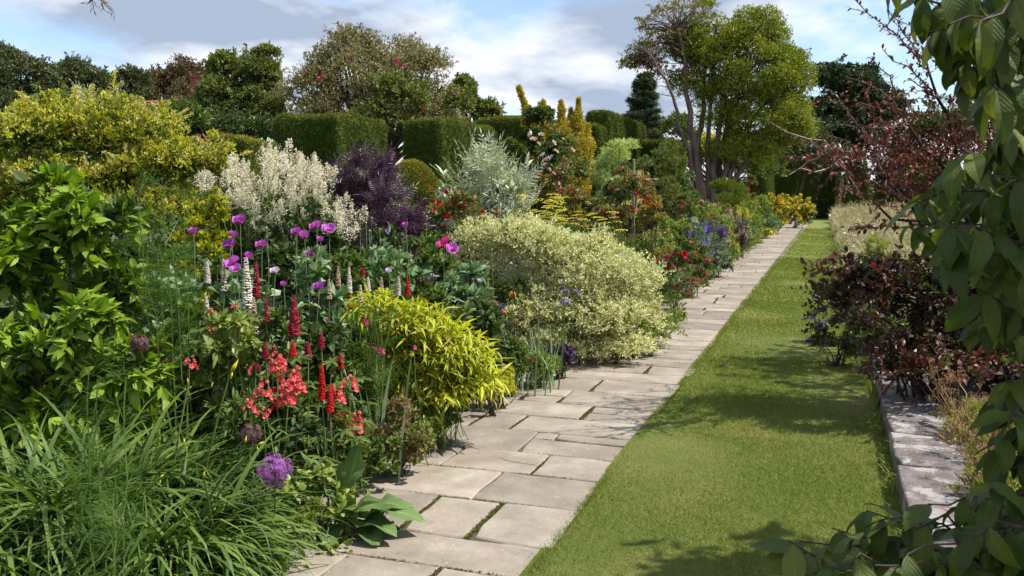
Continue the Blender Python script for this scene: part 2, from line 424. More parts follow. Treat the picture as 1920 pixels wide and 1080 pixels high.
L_BAMB = leafm('golden_bamboo_leaf', G_(.27, .34, .02, .42, .46, .025, .55, .55, .05, .62, .60, .08, .48, .42, .09), .38, .42, .35, patch=.25, vein=.25, gain=(1, 1, 1))
L_VARI = leafm('variegated_leaf', G_(.48, .47, .22, .68, .64, .38, .38, .40, .16, .72, .69, .46, .62, .58, .32), .32, .5, gain=(1.15, 1.15, 1.15), tint=(1.1, 1.15, .8))
L_PURP = leafm('purple_black_leaf', G_(.028, .016, .028, .05, .028, .045, .10, .06, .09), .12, .38, .5, tint=(1.2, .7, 1))
L_PLUM = leafm('plum_leaf', G_(.07, .028, .024, .12, .045, .034, .18, .075, .045, .05, .04, .016), .26, .42, .35, tint=(1.7, .7, .5), gain=(1, 1, 1))
L_PLUMG = leafm('dull_purple_leaf', G_(.055, .032, .024, .075, .042, .03, .05, .06, .022, .10, .05, .035), .2, .42, .4, tint=(1.5, .7, .6), gain=(1, 1, 1))
L_YEW = leafm('yew_needles', G_(.022, .045, .006, .045, .085, .009, .075, .125, .014), .10, .6, .2)
L_YEWTIP = leafm('yew_new_growth', G_(.09, .12, .012, .15, .17, .02, .2, .17, .03), .12, .6, .2)
L_LUMA = leafm('yellow_green_clump_leaf', G_(.09, .135, .012, .135, .18, .016, .195, .225, .026), .32, .42)
L_LUMAD = leafm('olive_brown_leaf', G_(.09, .09, .025, .14, .125, .03, .19, .155, .045), .3, .5)
L_OAK = leafm('distant_oak_leaf', G_(.030, .048, .018, .055, .078, .028, .09, .11, .045), .22, .5)
L_OAKB = leafm('distant_brownish_leaf', G_(.055, .045, .026, .085, .07, .036, .12, .10, .05), .22, .5)
L_GREENT = leafm('mid_tree_leaf', G_(.055, .085, .022, .095, .13, .032, .15, .19, .05), .3, .48)
L_OLIVE = leafm('olive_tan_leaf', G_(.13, .13, .045, .22, .195, .075, .31, .27, .11, .24, .17, .09), .22, .6, gain=(1.05, 1.05, 1.1))
L_PINE = leafm('dark_conifer_needles', G_(.014, .032, .014, .03, .055, .022, .05, .08, .03), .15, .5)
L_GOLDYEW = leafm('golden_conifer_spray', G_(.40, .30, .03, .54, .42, .05, .30, .27, .03), .25, .5, gain=(1, 1, 1))
L_WILLOW = leafm('grey_willow_leaf', G_(.22, .32, .12, .32, .42, .18, .42, .5, .25), .3, .5)
L_ROSELF = leafm('rose_leaf', G_(.05, .085, .025, .09, .13, .035, .14, .17, .05, .19, .11, .05), .3, .42)
L_ORANGELF = leafm('orange_yellow_leaf', G_(.30, .28, .05, .34, .22, .05, .16, .22, .03), .3, .5, gain=(1, 1, 1))
L_MEAD = leafm('dry_meadow_grass', G_(.38, .30, .18, .46, .37, .24, .28, .29, .12, .50, .42, .32, .34, .24, .16), .25, .7, gain=(1, 1, 1))
L_MEADG = leafm('green_meadow_grass', G_(.14, .20, .04, .22, .26, .06), .3, .5)
L_TURF = leafm('turf_blade', G_(.118, .165, .026, .152, .198, .036, .192, .230, .050, .24, .245, .070), .3, .6, .15, patch=.14, gain=(1.1, 1.1, 1))
L_BIG = leafm('large_dark_leaf', G_(.038, .064, .010, .056, .088, .012, .080, .118, .018, .13, .15, .022), .24, .50, .25, vein=.45, back=(1.3, 1.25, 1.6), tint=(1.5, 1.6, .4), gain=(1.05, 1, 1), blotch=(55, .71, (.11, .08, .03)))
L_BURD = leafm('broad_grey_green_leaf', G_(.06, .12, .04, .09, .16, .05), .22, .5, .3, vein=.9)
L_DRY = leafm('dry_brown_stalk', G_(.13, .085, .04, .22, .15, .07, .30, .24, .13), .15, .8)
L_BRONZE = leafm('bronze_leaf', G_(.10, .035, .02, .17, .06, .03, .26, .10, .04), .3, .45, tint=(1.5, .7, .4))
def petal(name, cols, trans=.35): return leafm(name, cols, trans, .55, .2, tint=(1.2, 1.0, 1.0), patch=.06)
P_MAUVE = petal('mauve_petal', G_(.42, .09, .42, .55, .14, .50, .36, .10, .42), .3)
P_MAGENTA = petal('magenta_petal', G_(.55, .03, .20, .62, .06, .32))
P_PALE = petal('pale_lilac_petal', G_(.62, .55, .72, .75, .70, .82))
P_RED = petal('scarlet_petal', G_(.55, .012, .015, .42, .006, .012, .68, .03, .02), .25)
P_CRIM = petal('crimson_petal', G_(.30, .006, .03, .42, .012, .045, .16, .005, .02, .55, .07, .14), .25)
P_WHITE = petal('white_petal', G_(.72, .68, .58, .78, .76, .70, .68, .55, .48), .25)
P_BLUSH = petal('blush_spent_petal', G_(.62, .42, .34, .55, .36, .26, .70, .58, .48), .25)
P_CORAL = petal('coral_petal', G_(.72, .13, .13, .78, .20, .16, .62, .08, .13))
P_PINK = petal('pink_petal', G_(.72, .30, .34, .78, .45, .45))
P_HOT = petal('hot_pink_petal', G_(.62, .03, .15, .72, .08, .25, .5, .03, .14))
P_CREAM = petal('cream_petal', G_(.78, .66, .50, .80, .74, .62))
P_CREAMP = petal('creamy_plume', G_(.74, .71, .50, .80, .78, .62, .66, .63, .38), .3)
P_YEL = petal('yellow_petal', G_(.62, .56, .04, .70, .66, .07, .54, .47, .04))
P_GOLDF = petal('gold_petal', G_(.62, .50, .04, .68, .58, .06, .56, .42, .04))
P_ORG = petal('orange_petal', G_(.75, .22, .03, .8, .3, .05))
P_VIOLET = petal('violet_petal', G_(.13, .08, .26, .20, .12, .34, .28, .19, .42))
P_LAV = petal('lavender_petal', G_(.28, .20, .50, .38, .30, .60))
P_PURPLE = petal('allium_purple', G_(.30, .09, .34, .42, .16, .46, .24, .07, .28))
P_DARK = petal('dark_seedhead', G_(.10, .05, .06, .16, .09, .08), .1)
L_POD = leafm('seed_pod', G_(.20, .28, .15, .28, .34, .18), .1, .6)
# ------------------------------------------------------------------ ground, path, lawn, wall
def sheet(name, x0, x1, y0, y1, z, mat, nx=2, ny=2, fn=None, edge=None):
    xs = np.linspace(0, 1, nx); ys = np.linspace(y0, y1, ny); g = Geo()
    V = np.zeros((ny, nx, 3))
    for j, y in enumerate(ys):
        a, b = (x0, x1) if edge is None else edge(y)
        V[j, :, 0] = a + (b - a) * xs; V[j, :, 1] = y
    V[:, :, 2] = z if fn is None else z + fn(V[:, :, 0], V[:, :, 1])
    q = np.array([[j * nx + i, j * nx + i + 1, (j + 1) * nx + i + 1, (j + 1) * nx + i] for j in range(ny - 1) for i in range(nx - 1)])
    g.raw(V.reshape(-1, 3), [q], V.reshape(-1, 3)[:, :2])
    o = part(name, g, mat, kind='structure', smooth=True); return o
sheet('ground', -400, 400, -60, 900, -0.06, M_GROUND, 9, 9)
sheet('flower_bed', -9.5, -2.2, -2, 72, -0.012, M_SOIL, 60, 500, lambda x, y: 0.02 * np.sin(x * 7 + np.sin(y * 5)) * np.sin(y * 9 + 1.3 * x) + np.clip((-2.6 - x) * 0.05, -.02, 0.22))
def lawn_right(y): return 0.42 if y < 9 else 0.42 - min(0.32, (y - 9) * 0.008)
def path_right(y): return -1.13 + 0.004 * min(y, 55)
sheet('lawn', 0, 0, -2, 73, 0.022, M_LAWN, 24, 400, lambda x, y: 0.006 * np.sin(x * 3 + y * .9) + .004 * np.sin(y * 2.7 + x), edge=lambda y: (path_right(y) - 0.05, lawn_right(y) + 0.03))
path = sheet('path', 0, 0, -2, 73, 0.014, M_JOINT, 12, 400, lambda x, y: 0.004 * np.sin(x * 23 + y * 17), edge=lambda y: (-2.7, path_right(y) + .03))
sheet('meadow', 0, 0, 9.0, 76, 0.0, M_GROUND, 20, 60, edge=lambda y: (lawn_right(y) + 0.04, 9))
sheet('sunken_border', 0.83, 9, -2, 8.99, -0.045, M_SOIL, 30, 60, lambda x, y: 0.015 * np.sin(x * 8) * np.sin(y * 7 + x))

rg = seed(5)
def slab_mesh(x0, x1, y0, y1, top, rng):
    """one flagstone: wandering edges, rounded arris, a little tilt"""
    g = 0.0; cx, cy0 = (x0 + x1) / 2, (y0 + y1) / 2
    nx = max(2, int((x1 - x0) / .16)); ny = max(2, int((y1 - y0) / .16))
    P = [(x0 + (x1 - x0) * i / nx, y0) for i in range(nx)] + [(x1, y0 + (y1 - y0) * i / ny) for i in range(ny)] + \
        [(x1 - (x1 - x0) * i / nx, y1) for i in range(nx)] + [(x0, y1 - (y1 - y0) * i / ny) for i in range(ny)]
    P = np.array(P); n = len(P); jit = rng.normal(0, .0045, (n, 2))
    if rng.random() < .5: jit[int(rng.integers(0, 4)) * 0] += 0.02 * np.sign([cx - P[0, 0], cy0 - P[0, 1]])
    P = P + jit; c = P.mean(0); tilt = rng.normal(0, .004, 2)
    def ring(s, z): 
        q = P + (c - P) * 0; d = unit(np.c_[c - P, np.zeros(n)])[:, :2]
        q = P + d * s; zz = z + (q - c) @ tilt; return np.c_[q - np.array([cx, cy0]), zz]
    V = np.concatenate([ring(0, -.03), ring(0, top - .008), ring(.009, top - .0015), ring(.04, top), [[c[0] - cx, c[1] - cy0, top]]])
    fs = []
    for a in range(3):
        fs += [[a * n + i, a * n + (i + 1) % n, (a + 1) * n + (i + 1) % n, (a + 1) * n + i] for i in range(n)]
    tri = [[3 * n + i, 3 * n + (i + 1) % n, 4 * n] for i in range(n)]
    G = Geo(); G.raw(V, [np.array(fs), np.array(tri)]); return G, (cx, cy0)
rows = [(2.55, 3.05, [-2.5, -1.75]), (3.05, 3.42, [-2.42, -1.95, -1.5]), (3.42, 3.76, [-2.35, -2.05]), (3.76, 4.27, [-2.45, -1.87, -1.52]), (4.27, 4.76, [-2.62, -1.71]), (4.76, 5.17, [-2.5, -2.10, -1.54]),
        (5.17, 5.50, [-2.62, -1.77]), (5.50, 5.66, [-1.77, -1.63]), (5.66, 6.08, [-2.6, -2.28, -1.985]), (6.08, 6.30, [-2.55, -1.60]), (6.30, 6.51, [-2.5, -1.60]),
        (6.51, 6.98, [-2.45, -1.90])]
slabs = []
for y0, y1, xs in rows:
    for i, x in enumerate(xs):
        slabs.append((x, (xs + [path_right(y0)])[i + 1], y0, y1))
slabs = [s for s in slabs if not (s[0] == -2.62 and s[2] == 5.17)] + [(-2.62, -1.77, 5.17, 5.66)]
slabs = [s for s in slabs if not (s[0] == -1.60 and s[2] == 6.08) and not (s[0] == -2.55 and s[2] == 6.08)] + [(-2.55, -1.60, 6.08, 6.51), (-1.60, -1.11, 6.08, 6.30)]
slabs = [s for s in slabs if not (s[0] == -2.5 and s[2] == 6.30)]
slabs = [s for s in slabs if not (s[0] == -2.45 and s[2] == 6.51)] + [(-2.45, -1.90, 6.74, 6.98), (-2.45, -2.2, 6.51, 6.74), (-2.2, -1.90, 6.51, 6.74)]
y = 6.98
while y < 72:
    d = rg.uniform(.26, .56); x = -2.55 + rg.uniform(-.08, .08); xr = path_right(y)
    while x < xr - .12:
        w = rg.uniform(.4, 1.05); x1 = x + w
        if xr - x1 < .28: x1 = xr
        if rg.random() < .22 and d > .42 and y < 40:
            m = y + d * rg.uniform(.4, .6); slabs += [(x, x1, y, m), (x, x1, m, y + d)]
        else: slabs.append((x, x1, y, y + d))
        x = x1
    y += d
far = Geo(); mortar = []
slabs.sort(key=lambda s: s[2])
for i, (x0, x1, y0, y1) in enumerate(slabs):
    gx = rg.uniform(.006, .022); gy = rg.uniform(.004, .010)
    mortar.append((x1, y0, y1, gx))
    xe = x1 - (gx if x1 < path_right(y0) - .05 else rg.uniform(-.02, .045))
    G, (cx, cy0) = slab_mesh(x0 + .004, xe, y0 + gy / 2, y1 - gy / 2, .026 + rg.uniform(-.003, .004), rg)
    if i < 299:
        o = part('paving_stone', G, M_PAVE, path, smooth=False); o.location = (cx, cy0, 0)
    else:
        V = np.concatenate(G.V) + np.array([cx, cy0, 0]); far.raw(V, [f for f in G.Fs if f.shape[1] == 4] + [f for f in G.Fs if f.shape[1] == 3])
part('paving_stones', far, M_PAVE, path, kind='stuff')
# moss and grass sprouting in the joints
T_MOSS = [t_diamond(.5, .1, .25), t_diamond(.35, .1, .3), t_diamond(.8, .1, .1)]
g = Geo(); P = []; sc = []
for x1, y0, y1, gx in mortar:
    if y0 > 15 or gx < .011: continue
    n = int(2600 * (y1 - y0) * (gx / .02) / max(1, y0 / 6)); yy = rg.uniform(y0, y1, n)
    ok = np.sin(yy * 31 + x1 * 9) > -.95; yy = yy[ok]; n = len(yy)
    P.append(np.c_[x1 - gx / 2 + rg.normal(0, gx * .42, n), yy, np.full(n, .019)]); sc.append(rg.uniform(.005, .012, n) * np.clip(y0 / 9, 1, 1.2))
for k in range(0, 500):
    xx = rg.uniform(-2.5, -1.1); s = slabs[int(rg.integers(0, 60))]; n = 14
    P.append(np.c_[rg.uniform(s[0], s[1]) + rg.normal(0, .05, n), np.full(n, s[3]) + rg.normal(0, .004, n), np.full(n, .020)]); sc.append(rg.uniform(.006, .015, n))
P = np.concatenate(P); sc = np.concatenate(sc); R = frames(unit(np.c_[rg.normal(0, .7, (len(P), 2)), np.full(len(P), .8)]), (0, 0, 1) + rg.normal(0, .5, (len(P), 3)))
g.put(T_MOSS[0], R, P, sc)
part('joint_moss', g, leafm('moss_sprig', G_(.09, .11, .02, .14, .16, .03, .15, .11, .05), .15, .7, .1, gain=(1, 1, 1)), path, kind='stuff')
# cracks in the near flags (thin dark fissures cut proud of nothing: sunk slivers)
g = Geo()
def crack(pts, w=.0035):
    pts = np.array(pts, float); d = unit(np.gradient(pts, axis=0)); nrm = np.c_[-d[:, 1], d[:, 0]]
    ww = w * np.concatenate([[.1], np.full(len(pts) - 2, 1), [.1]])[:, None]
    V = np.concatenate([np.c_[pts - nrm * ww, np.full(len(pts), .0325)], np.c_[pts + nrm * ww, np.full(len(pts), .0325)]]); n = len(pts)
    g.raw(V, [np.array([[i, i + 1, n + i + 1, n + i] for i in range(n - 1)])])
def gp(px, py):
    D = 1; p = at(px, py, D); return (np.array([0, 0, EYE]) + (p - np.array([0, 0, EYE])) * (EYE / (EYE - p[2])))[:2]
for pts in ([(730, 968), (722, 980), (718, 995), (728, 1005), (726, 1018), (742, 1021)], [(722, 980), (713, 992), (716, 1006), (722, 1015)], [(652, 970), (664, 980), (671, 991)], [(935, 868), (955, 874), (990, 880), (1020, 884)]):
    q = []; pp = [gp(*p) for p in pts]
    for a, b in zip(pp[:-1], pp[1:]): q += [a, (a + b) / 2 + rg.normal(0, .004, 2)]
    crack(q + [pp[-1]], .0022)
part('crack', g, M_SOIL, path)
# fallen petals, grit
g = Geo(); n = 170; Y = 2.8 + 14 * rg.random(n) ** 1.6; X = -2.45 + 1.3 * rg.random(n) ** 1.8
g.put(t_diamond(.6, .2, .1), frames(np.c_[rg.normal(0, 1, (n, 2)), rg.normal(0, .15, n)], (0, 0, 1)), np.c_[X, Y, np.full(n, .034)], rg.uniform(.004, .010, n))
o = part('fallen_leaves', g, L_DRY, kind='stuff'); o['label'] = 'scattered dry leaf bits and petals lying on the paved path'; o['category'] = 'leaf litter'

# turf: short blades thinning with distance
def turf_blades(rng):
    P = []
    for (y0, y1, dens) in ((2.2, 4, 20000), (4, 6, 17000), (6, 9, 10500), (9, 14, 5200), (14, 24, 2400), (24, 45, 600)):
        n = int((y1 - y0) * 1.55 * dens); Y = rng.uniform(y0, y1, n); X = -1.15 + 1.6 * rng.random(n); P.append(np.c_[X, Y])
    n = 9000; Y = 2.5 + 20 * rng.random(n) ** 2; P.append(np.c_[-1.14 + .004 * Y + rng.normal(0, .02, n), Y])
    P = np.concatenate(P); n = len(P)
    lr = np.where(P[:, 1] < 9, .42, .42 - np.minimum(.32, (P[:, 1] - 9) * .008))
    P = P[P[:, 0] < lr + .03]; return P
P = turf_blades(rg); n = len(P); D = P[:, 1]
dark = np.sin(P[:, 0] * 3.1 + np.sin(P[:, 1] * 1.3)) * np.sin(P[:, 1] * 1.7 + P[:, 0] * 2)
sc = rg.uniform(.014, .026, n) * (1 + .12 * dark) * np.clip(D / 7, 1, 3.2) ** .3
lean = rg.normal(0, .75, (n, 2)); d = np.c_[lean, np.full(n, 1.0)]
g = Geo(); T = (np.array([[-.07, 0, 0], [.07, 0, 0], [0.02, 1, -.25]]), [np.array([[0, 1, 2]])], np.array([[0, 0], [1, 0], [.5, 1.]]))
wide = np.clip(D / 5, 1.1, 4)
g.put(T, frames(d, rg.normal(0, 1, (n, 3))), np.c_[P, np.full(n, .022)], np.c_[sc * wide, sc, sc])
k = 2600; Y = 3.4 + 5.4 * rg.random(k); X = .40 + rg.normal(0, .03, k); T2 = t_blade(.045, 4, 1.35, 1.6)
g.put(T2, frames(np.c_[rg.normal(0, 1, (k, 2)), np.zeros(k)], (0, 0, 1)), np.c_[X, Y, np.full(k, .02)], rg.uniform(.04, .13, k) * (.6 + .4 * (np.sin(Y * 5) > 0)))
o = part('grass', g, L_TURF, kind='stuff'); o['label'] = 'short mown turf blades of the lawn strip beside the path'; o['category'] = 'grass'

# low stone wall edging the lawn on the right
wall = thing('stone_wall', 'low weathered stone edging wall with white lichen spots beside the lawn', 'wall', (0.61, 5.5, 0))
yy = 2.4; kk = 0
while yy < 8.9:
    ln = [0.62, .78, .55, .86, .7, .5][kk % 6]; kk += 1
    w0, w1 = -.195 + rg.uniform(-.015, .015), .195 + rg.uniform(-.02, .02)
    G, (cx, c0) = slab_mesh(w0, w1, yy + .006, yy + ln - .006, .155 + rg.uniform(-.008, .008), rg)
    V = np.concatenate(G.V)
    o = part('coping_stone', G, M_WALL, wall); o.location = (cx, c0 - 5.5, 0)
    yy += ln
g = Geo()
for sx in (-.17, .17):
    for s_ in range(14):
        y0 = -3.1 + s_ * .47; V = np.array([[sx - .02, y0, -.1], [sx + .02, y0, -.1], [sx + .02, y0 + .46, -.1], [sx - .02, y0 + .46, -.1]]); V2 = V.copy(); V2[:, 2] = .115
        g.raw(np.concatenate([V, V2]), [np.array([[0, 1, 2, 3], [4, 5, 6, 7], [0, 1, 5, 4], [1, 2, 6, 5], [2, 3, 7, 6], [3, 0, 4, 7]])])
part('wall_face', g, M_WALL, wall)

# ------------------------------------------------------------------ foliage helpers
def lumps(rng, c, R, k, lr, zmin=-.75, squash=.8, jit=.12):
    """clump centres just under the skin of an ellipsoid; returns (k,6)"""
    c = np.asarray(c, float); R = np.asarray(R, float); u = sph(rng, k, zmin)
    r = lr * rng.uniform(.7, 1.35, k)
    # keep lumps apart a little
    ctr = c + u * (R - np.minimum(R, r[:, None] * .75)) * (1 + rng.normal(0, jit, (k, 1)))
    return np.c_[ctr, r, r, r * squash]
def scatter(rng, L_, n, zmin=-.35, thick=.35, inner=.12):
    L_ = np.asarray(L_); w = (L_[:, 3] * L_[:, 5]); w = w / w.sum(); i = rng.choice(len(L_), n, p=w)
    u = sph(rng, n, zmin); r = 1 - thick * rng.random(n) ** 1.5
    m = rng.random(n) < inner; r[m] *= rng.random(m.sum())
    return L_[i, :3] + u * L_[i, 3:6] * r[:, None], u, i
def sprigs(rng, L_, n, per, length, zmin=-.35, up=.5, wob=.45):
    """leaves strung along short shoots that leave each lump's skin: ragged outline, tufts and gaps"""
    L_ = np.asarray(L_); ns = max(4, n // per); w = (L_[:, 3] * L_[:, 5]); w = w / w.sum(); i = rng.choice(len(L_), ns, p=w)
    u = sph(rng, ns, zmin); b = L_[i, :3] + u * L_[i, 3:6] * rng.uniform(.35, .85, (ns, 1)); d = unit(u + [0, 0, up] + rng.normal(0, wob, (ns, 3)))
    ln = L_[i, 3] * length * rng.uniform(.35, 1.25, ns) ** 1.3; k = rng.integers(0, ns, n); f = rng.random(n) ** .8
    sag = np.zeros((n, 3)); sag[:, 2] = -.25 * ln[k] * f ** 2
    P = b[k] + d[k] * (ln[k] * f)[:, None] + sag; side = unit(rng.normal(0, 1, (n, 3)))
    P = P + side * (L_[i[k], 3] * .07 * (1.1 - f))[:, None]
    return P, unit(d[k] * .8 + side * .9), i[k], d[k]
def orient(rng, u, out=.7, up=.4, rnd=.5, droop=0.0, nup=.6):
    n = len(u); d = u * out + np.array([0, 0, up - droop]) + rng.normal(0, rnd, (n, 3))
    nm = u * (1 - nup) + np.array([0, 0, nup]) + rng.normal(0, .35, (n, 3))
    return frames(d, nm)
CAMP = np.array([0, 0, EYE])
def leafy(rng, parent, L_, n, size, mat, T, out=.7, up=.4, rnd=.5, droop=0, nup=.6, name='foliage', pieces=0, piece_T=None, piece_name='leaf', var=.35, zmin=-.35, thick=.35, inner=.12, zfloor=None, smooth=False, sprig=.72, per=16, slen=.75):
    """leaves over lumps; the `pieces` that show largest become objects of their own"""
    n1_ = int(n * sprig); P, u, i = scatter(rng, L_, n - n1_, zmin, thick, inner)
    if n1_ > 20:
        P2, u2, i2, _ = sprigs(rng, L_, n1_, per, slen, zmin, up); P = np.concatenate([P, P2]); u = np.concatenate([u, u2])
    n = len(P); R = orient(rng, u, out, up, rnd, droop, nup)
    sc = size * rng.uniform(1 - var, 1 + var, n)
    if zfloor is not None:
        ok = P[:, 2] > zfloor; P, u, R, sc = P[ok], u[ok], R[ok], sc[ok]; n = len(P)
    if pieces:
        loc = np.array(parent.location); v = CAMP - (P + loc); dist = np.linalg.norm(v, axis=1); v = v / dist[:, None]
        C = L_[:, :3].mean(0); o_ = P - C; ext = (o_ * v).sum(1)
        score = ext / max(1e-3, np.abs(ext).max()) + .8 * sc / size + .5 * rng.random(n)
        # spread over the visible face rather than the tip alone
        order = np.argsort(-score)[:min(n, pieces * 3)]; sel = rng.choice(order, min(pieces, len(order)), replace=False)
        mask = np.zeros(n, bool); mask[sel] = True
        mesh = [piece_mesh(piece_name, t, mat) for t in (piece_T or T)]
        copies(piece_name, mesh, R[mask], P[mask], sc[mask], parent, rng)
        P, R, sc = P[~mask], R[~mask], sc[~mask]
    g = Geo(); k = rng.integers(0, len(T), len(P))
    for j, t in enumerate(T): g.put(t, R[k == j], P[k == j], sc[k == j])
    return part(name, g, mat, parent, kind='stuff', smooth=smooth)
_pm = {}
def piece_mesh(name, T, mat, smooth=True):
    key = (id(T[0]), mat if isinstance(mat, str) else (tuple(m.name for m in mat) if isinstance(mat, (list, tuple)) else mat.name))
    if key not in _pm:
        g = Geo(); g.raw(T[0], T[1], T[2]); _pm[key] = (g.mesh(name, mat, smooth), T)
    return _pm[key][0]
def stems_to(rng, parent, pts, r=.008, root=.05, mat=None, name='stem', k=4, n=5, jit=.02, p0=(0, 0, 0)):
    g = Geo()
    for p in pts:
        a = np.array(p0, float) + np.r_[rng.normal(0, root, 2), 0]; p = np.asarray(p, float)
        ctrl = a * .5 + p * .5; ctrl[:2] = a[:2] * .75 + p[:2] * .25
        tube(g, curve(a, p, n, rng=rng, jit=jit, ctrl=ctrl), np.linspace(r, r * .35, n), k)
    return part(name, g, mat or M_TWIG, parent)
T_D = [t_diamond(.42, .15, .12), t_diamond(.34, .2, .2), t_diamond(.5, .1, .08, .5)]
T_N = [t_diamond(.18, .1, .1), t_diamond(.14, .1, .2)]
T_R = [t_diamond(.75, .12, .1, .5), t_diamond(.62, .15, .15, .55)]
T_L = [t_leaf(.42, 4, .14, .25), t_leaf(.36, 4, .18, .4), t_leaf(.48, 4, .1, .12), t_leaf(.4, 4, .2, .55)]
T_LN = [t_leaf(.2, 4, .14, .3), t_leaf(.16, 4, .1, .55), t_leaf(.23, 4, .15, .15)]
TUFT = [join(*fan(t_diamond(.4, .1, .1), 3, .5, rng=seed(s), jit=.4)) for s in (1, 2)]
TUFTN = [join(*fan(t_diamond(.2, .1, .1), 4, .7, rng=seed(s), jit=.4)) for s in (3, 4)]

def shrub(name, label, cat, px, D, ytop, hw, mat, n, size, T=T_D, sd=1, k=26, lr=.3, depth=1.0, z0=.05, group=None, pieces=0, piece_T=None, stem=M_TWIG, mats2=None, kw={}, c=.5, X=None, stems=True, loc=None, h=None, r=None, skirt=True):
    """bush: name/label; px centre column, D metres away, top pixel row, half width in pixels"""
    rng = seed(sd * 7 + 3)
    if loc is None:
        loc = base(px, D); h = float(at(px, ytop, D)[2]); r = hw * D / F
    t = thing(name, label, cat, loc, group)
    L_ = lumps(rng, (0, 0, z0 + (h - z0) * c * .9), (r, r * depth, (h - z0) * (1 - c * .9)), k, lr * min(r, h))
    if skirt:
        ks = max(4, k // 3); aa = rng.uniform(0, 2 * np.pi, ks); q_ = np.sqrt(rng.uniform(.3, 1, ks)); rs = lr * min(r, h) * rng.uniform(.7, 1.1, ks)
        L_ = np.concatenate([L_, np.c_[.86 * r * q_ * np.cos(aa), .86 * r * depth * q_ * np.sin(aa), z0 + rs * .7 + rng.random(ks) * .18 * h, rs, rs, rs * .85]])
    lo = L_[:, 2] < z0 + .12; L_[lo, 2] = z0 + .12 + rng.random(lo.sum()) * .15
    if stems: stems_to(rng, t, L_[rng.choice(len(L_), min(len(L_), 14), replace=False), :3], max(.006, h * .008), r * .15, stem)
    leafy(rng, t, L_, n, size, mat, T, pieces=pieces, piece_T=piece_T, zfloor=.01, **kw)
    if mats2: # second leaf kind
        m2, n2_, s2, T2, kw2 = mats2
        leafy(rng, t, L_, n2_, s2, m2, T2, name='young_foliage', zfloor=.01, **kw2)
    return t, L_, rng, h, r

# flowers -----------------------------------------------------------------
def cup(np_, w, rise, s=1.0, ring2=None, ruf=.12, seed_=0, inner=.6):
    rr = seed(seed_); lf = [t_leaf(w, 4, -.10, -.15, wave=ruf, peak=.62, ph=q) for q in range(3)]
    out = []
    for i in range(np_):
        out += fan(lf[i % 3], 1, rise, s, .12, rr, 2 * math.pi * i / np_)
    if ring2:
        for i in range(ring2): out += fan(lf[(i + 1) % 3], 1, rise + .35, s * inner, .15, rr, 2 * math.pi * (i + .5) / ring2)
    return join(*out)
T_POPPY = [cup(4, 1.15, .75, 1, 4, .16, 1, .85), cup(4, 1.2, .35, 1, 3, .16, 2, .8), cup(5, 1.0, .95, 1, 3, .18, 3, .8)]
T_ROSE = [cup(5, .95, .35, 1, 5, .1, s, .68) for s in (4, 5, 6)]
T_FLAT = [cup(5, .7, .15, 1, None, .05, s) for s in (7, 8)]
T_STAR = [join(*fan(t_diamond(.3, .1, 0), 6, .1))]
T_OCT = t_octa()
T_FLORET = [join(*(fan(t_diamond(.7, .2, -.2, .6), 3, .4) + [(t_octa(.22, .22, .3), np.eye(3), np.array([0, 0, .15]), 1)]))]
def lupin_spike(rng, whorls, per, r0, ln, fl=.019, drop=.0):
    T = []
    lobe = t_octa(1, .55, .62)
    for w in range(whorls):
        f = w / (whorls - 1); r = r0 * (1 - .65 * f ** 1.6) ; m = max(4, int(per * (1 - .35 * f)))
        for j in range(m):
            if rng.random() < drop: continue
            a = 2 * math.pi * (j + .5 * (w % 2)) / m + rng.normal(0, .12); s = fl * (1 - .5 * f ** 2) * rng.uniform(.8, 1.2)
            d = np.array([[math.cos(a), math.sin(a), .45 + rng.normal(0, .15)]])
            T.append((lobe, frames(d, (0, 0, 1))[0], np.array([r * math.cos(a), r * math.sin(a), f * ln + rng.normal(0, .0035)]), s * .62))
    return join(*T)
T_LUPIN = [lupin_spike(seed(s), 21, 10, .019, 1.0 * .24, .021, .08) for s in (1, 2, 3)]
T_LUPINR = [lupin_spike(seed(s), 18, 9, .018, .24, .020, .22) for s in (4, 5)]
def palmate(nl=8, seed_=0):
    rr = seed(seed_); lf = t_leaf(.24, 3, .25, .25); return join(*[x for i in range(nl) for x in fan(lf, 1, .15, 1, .12, rr, 2 * math.pi * i / nl)])
T_PALM = [palmate(8, 1), palmate(9, 2)]
def snap_flower(s):
    rr = seed(s); lf = t_leaf(.95, 3, -.1, -.35, wave=.15, peak=.6)
    return join(*[x for i in range(5) for x in fan(lf, 1, .3 + .3 * (i % 2), 1, .25, rr, 2 * math.pi * i / 5)], (t_octa(.28, .28, .4), np.eye(3), np.array([0, 0, .1]), 1))
T_SNAP = [snap_flower(s) for s in (1, 2, 3)]
def feather(seed_=0, n=9):
    rr = seed(seed_); T = []; hair = t_diamond(.035, 0, .05)
    V, f, uv = [], [], []
    for i in range(n):
        y = .08 + .9 * i / n
        for sgn in (-1, 1):
            a = sgn * rr.uniform(.7, 1.1); ln = .42 * (1 - .6 * y) 
            d = np.array([[math.sin(a), math.cos(a), rr.normal(0, .25)]]); T.append((hair, frames(d, (0, 0, 1))[0], np.array([0, y, 0]), ln))
            d2 = np.array([[math.sin(a * 1.5), math.cos(a * 1.5), rr.normal(0, .4)]]); T.append((hair, frames(d2, (0, 0, 1))[0], np.array([math.sin(a), math.cos(a), 0]) * ln * .4 + np.array([0, y, 0]), ln * .55))
    T.append((t_diamond(.02, 0, .02), np.eye(3), np.zeros(3), 1.0))
    return join(*T)
T_FEATHER = [feather(s, 8) for s in (1, 2)]
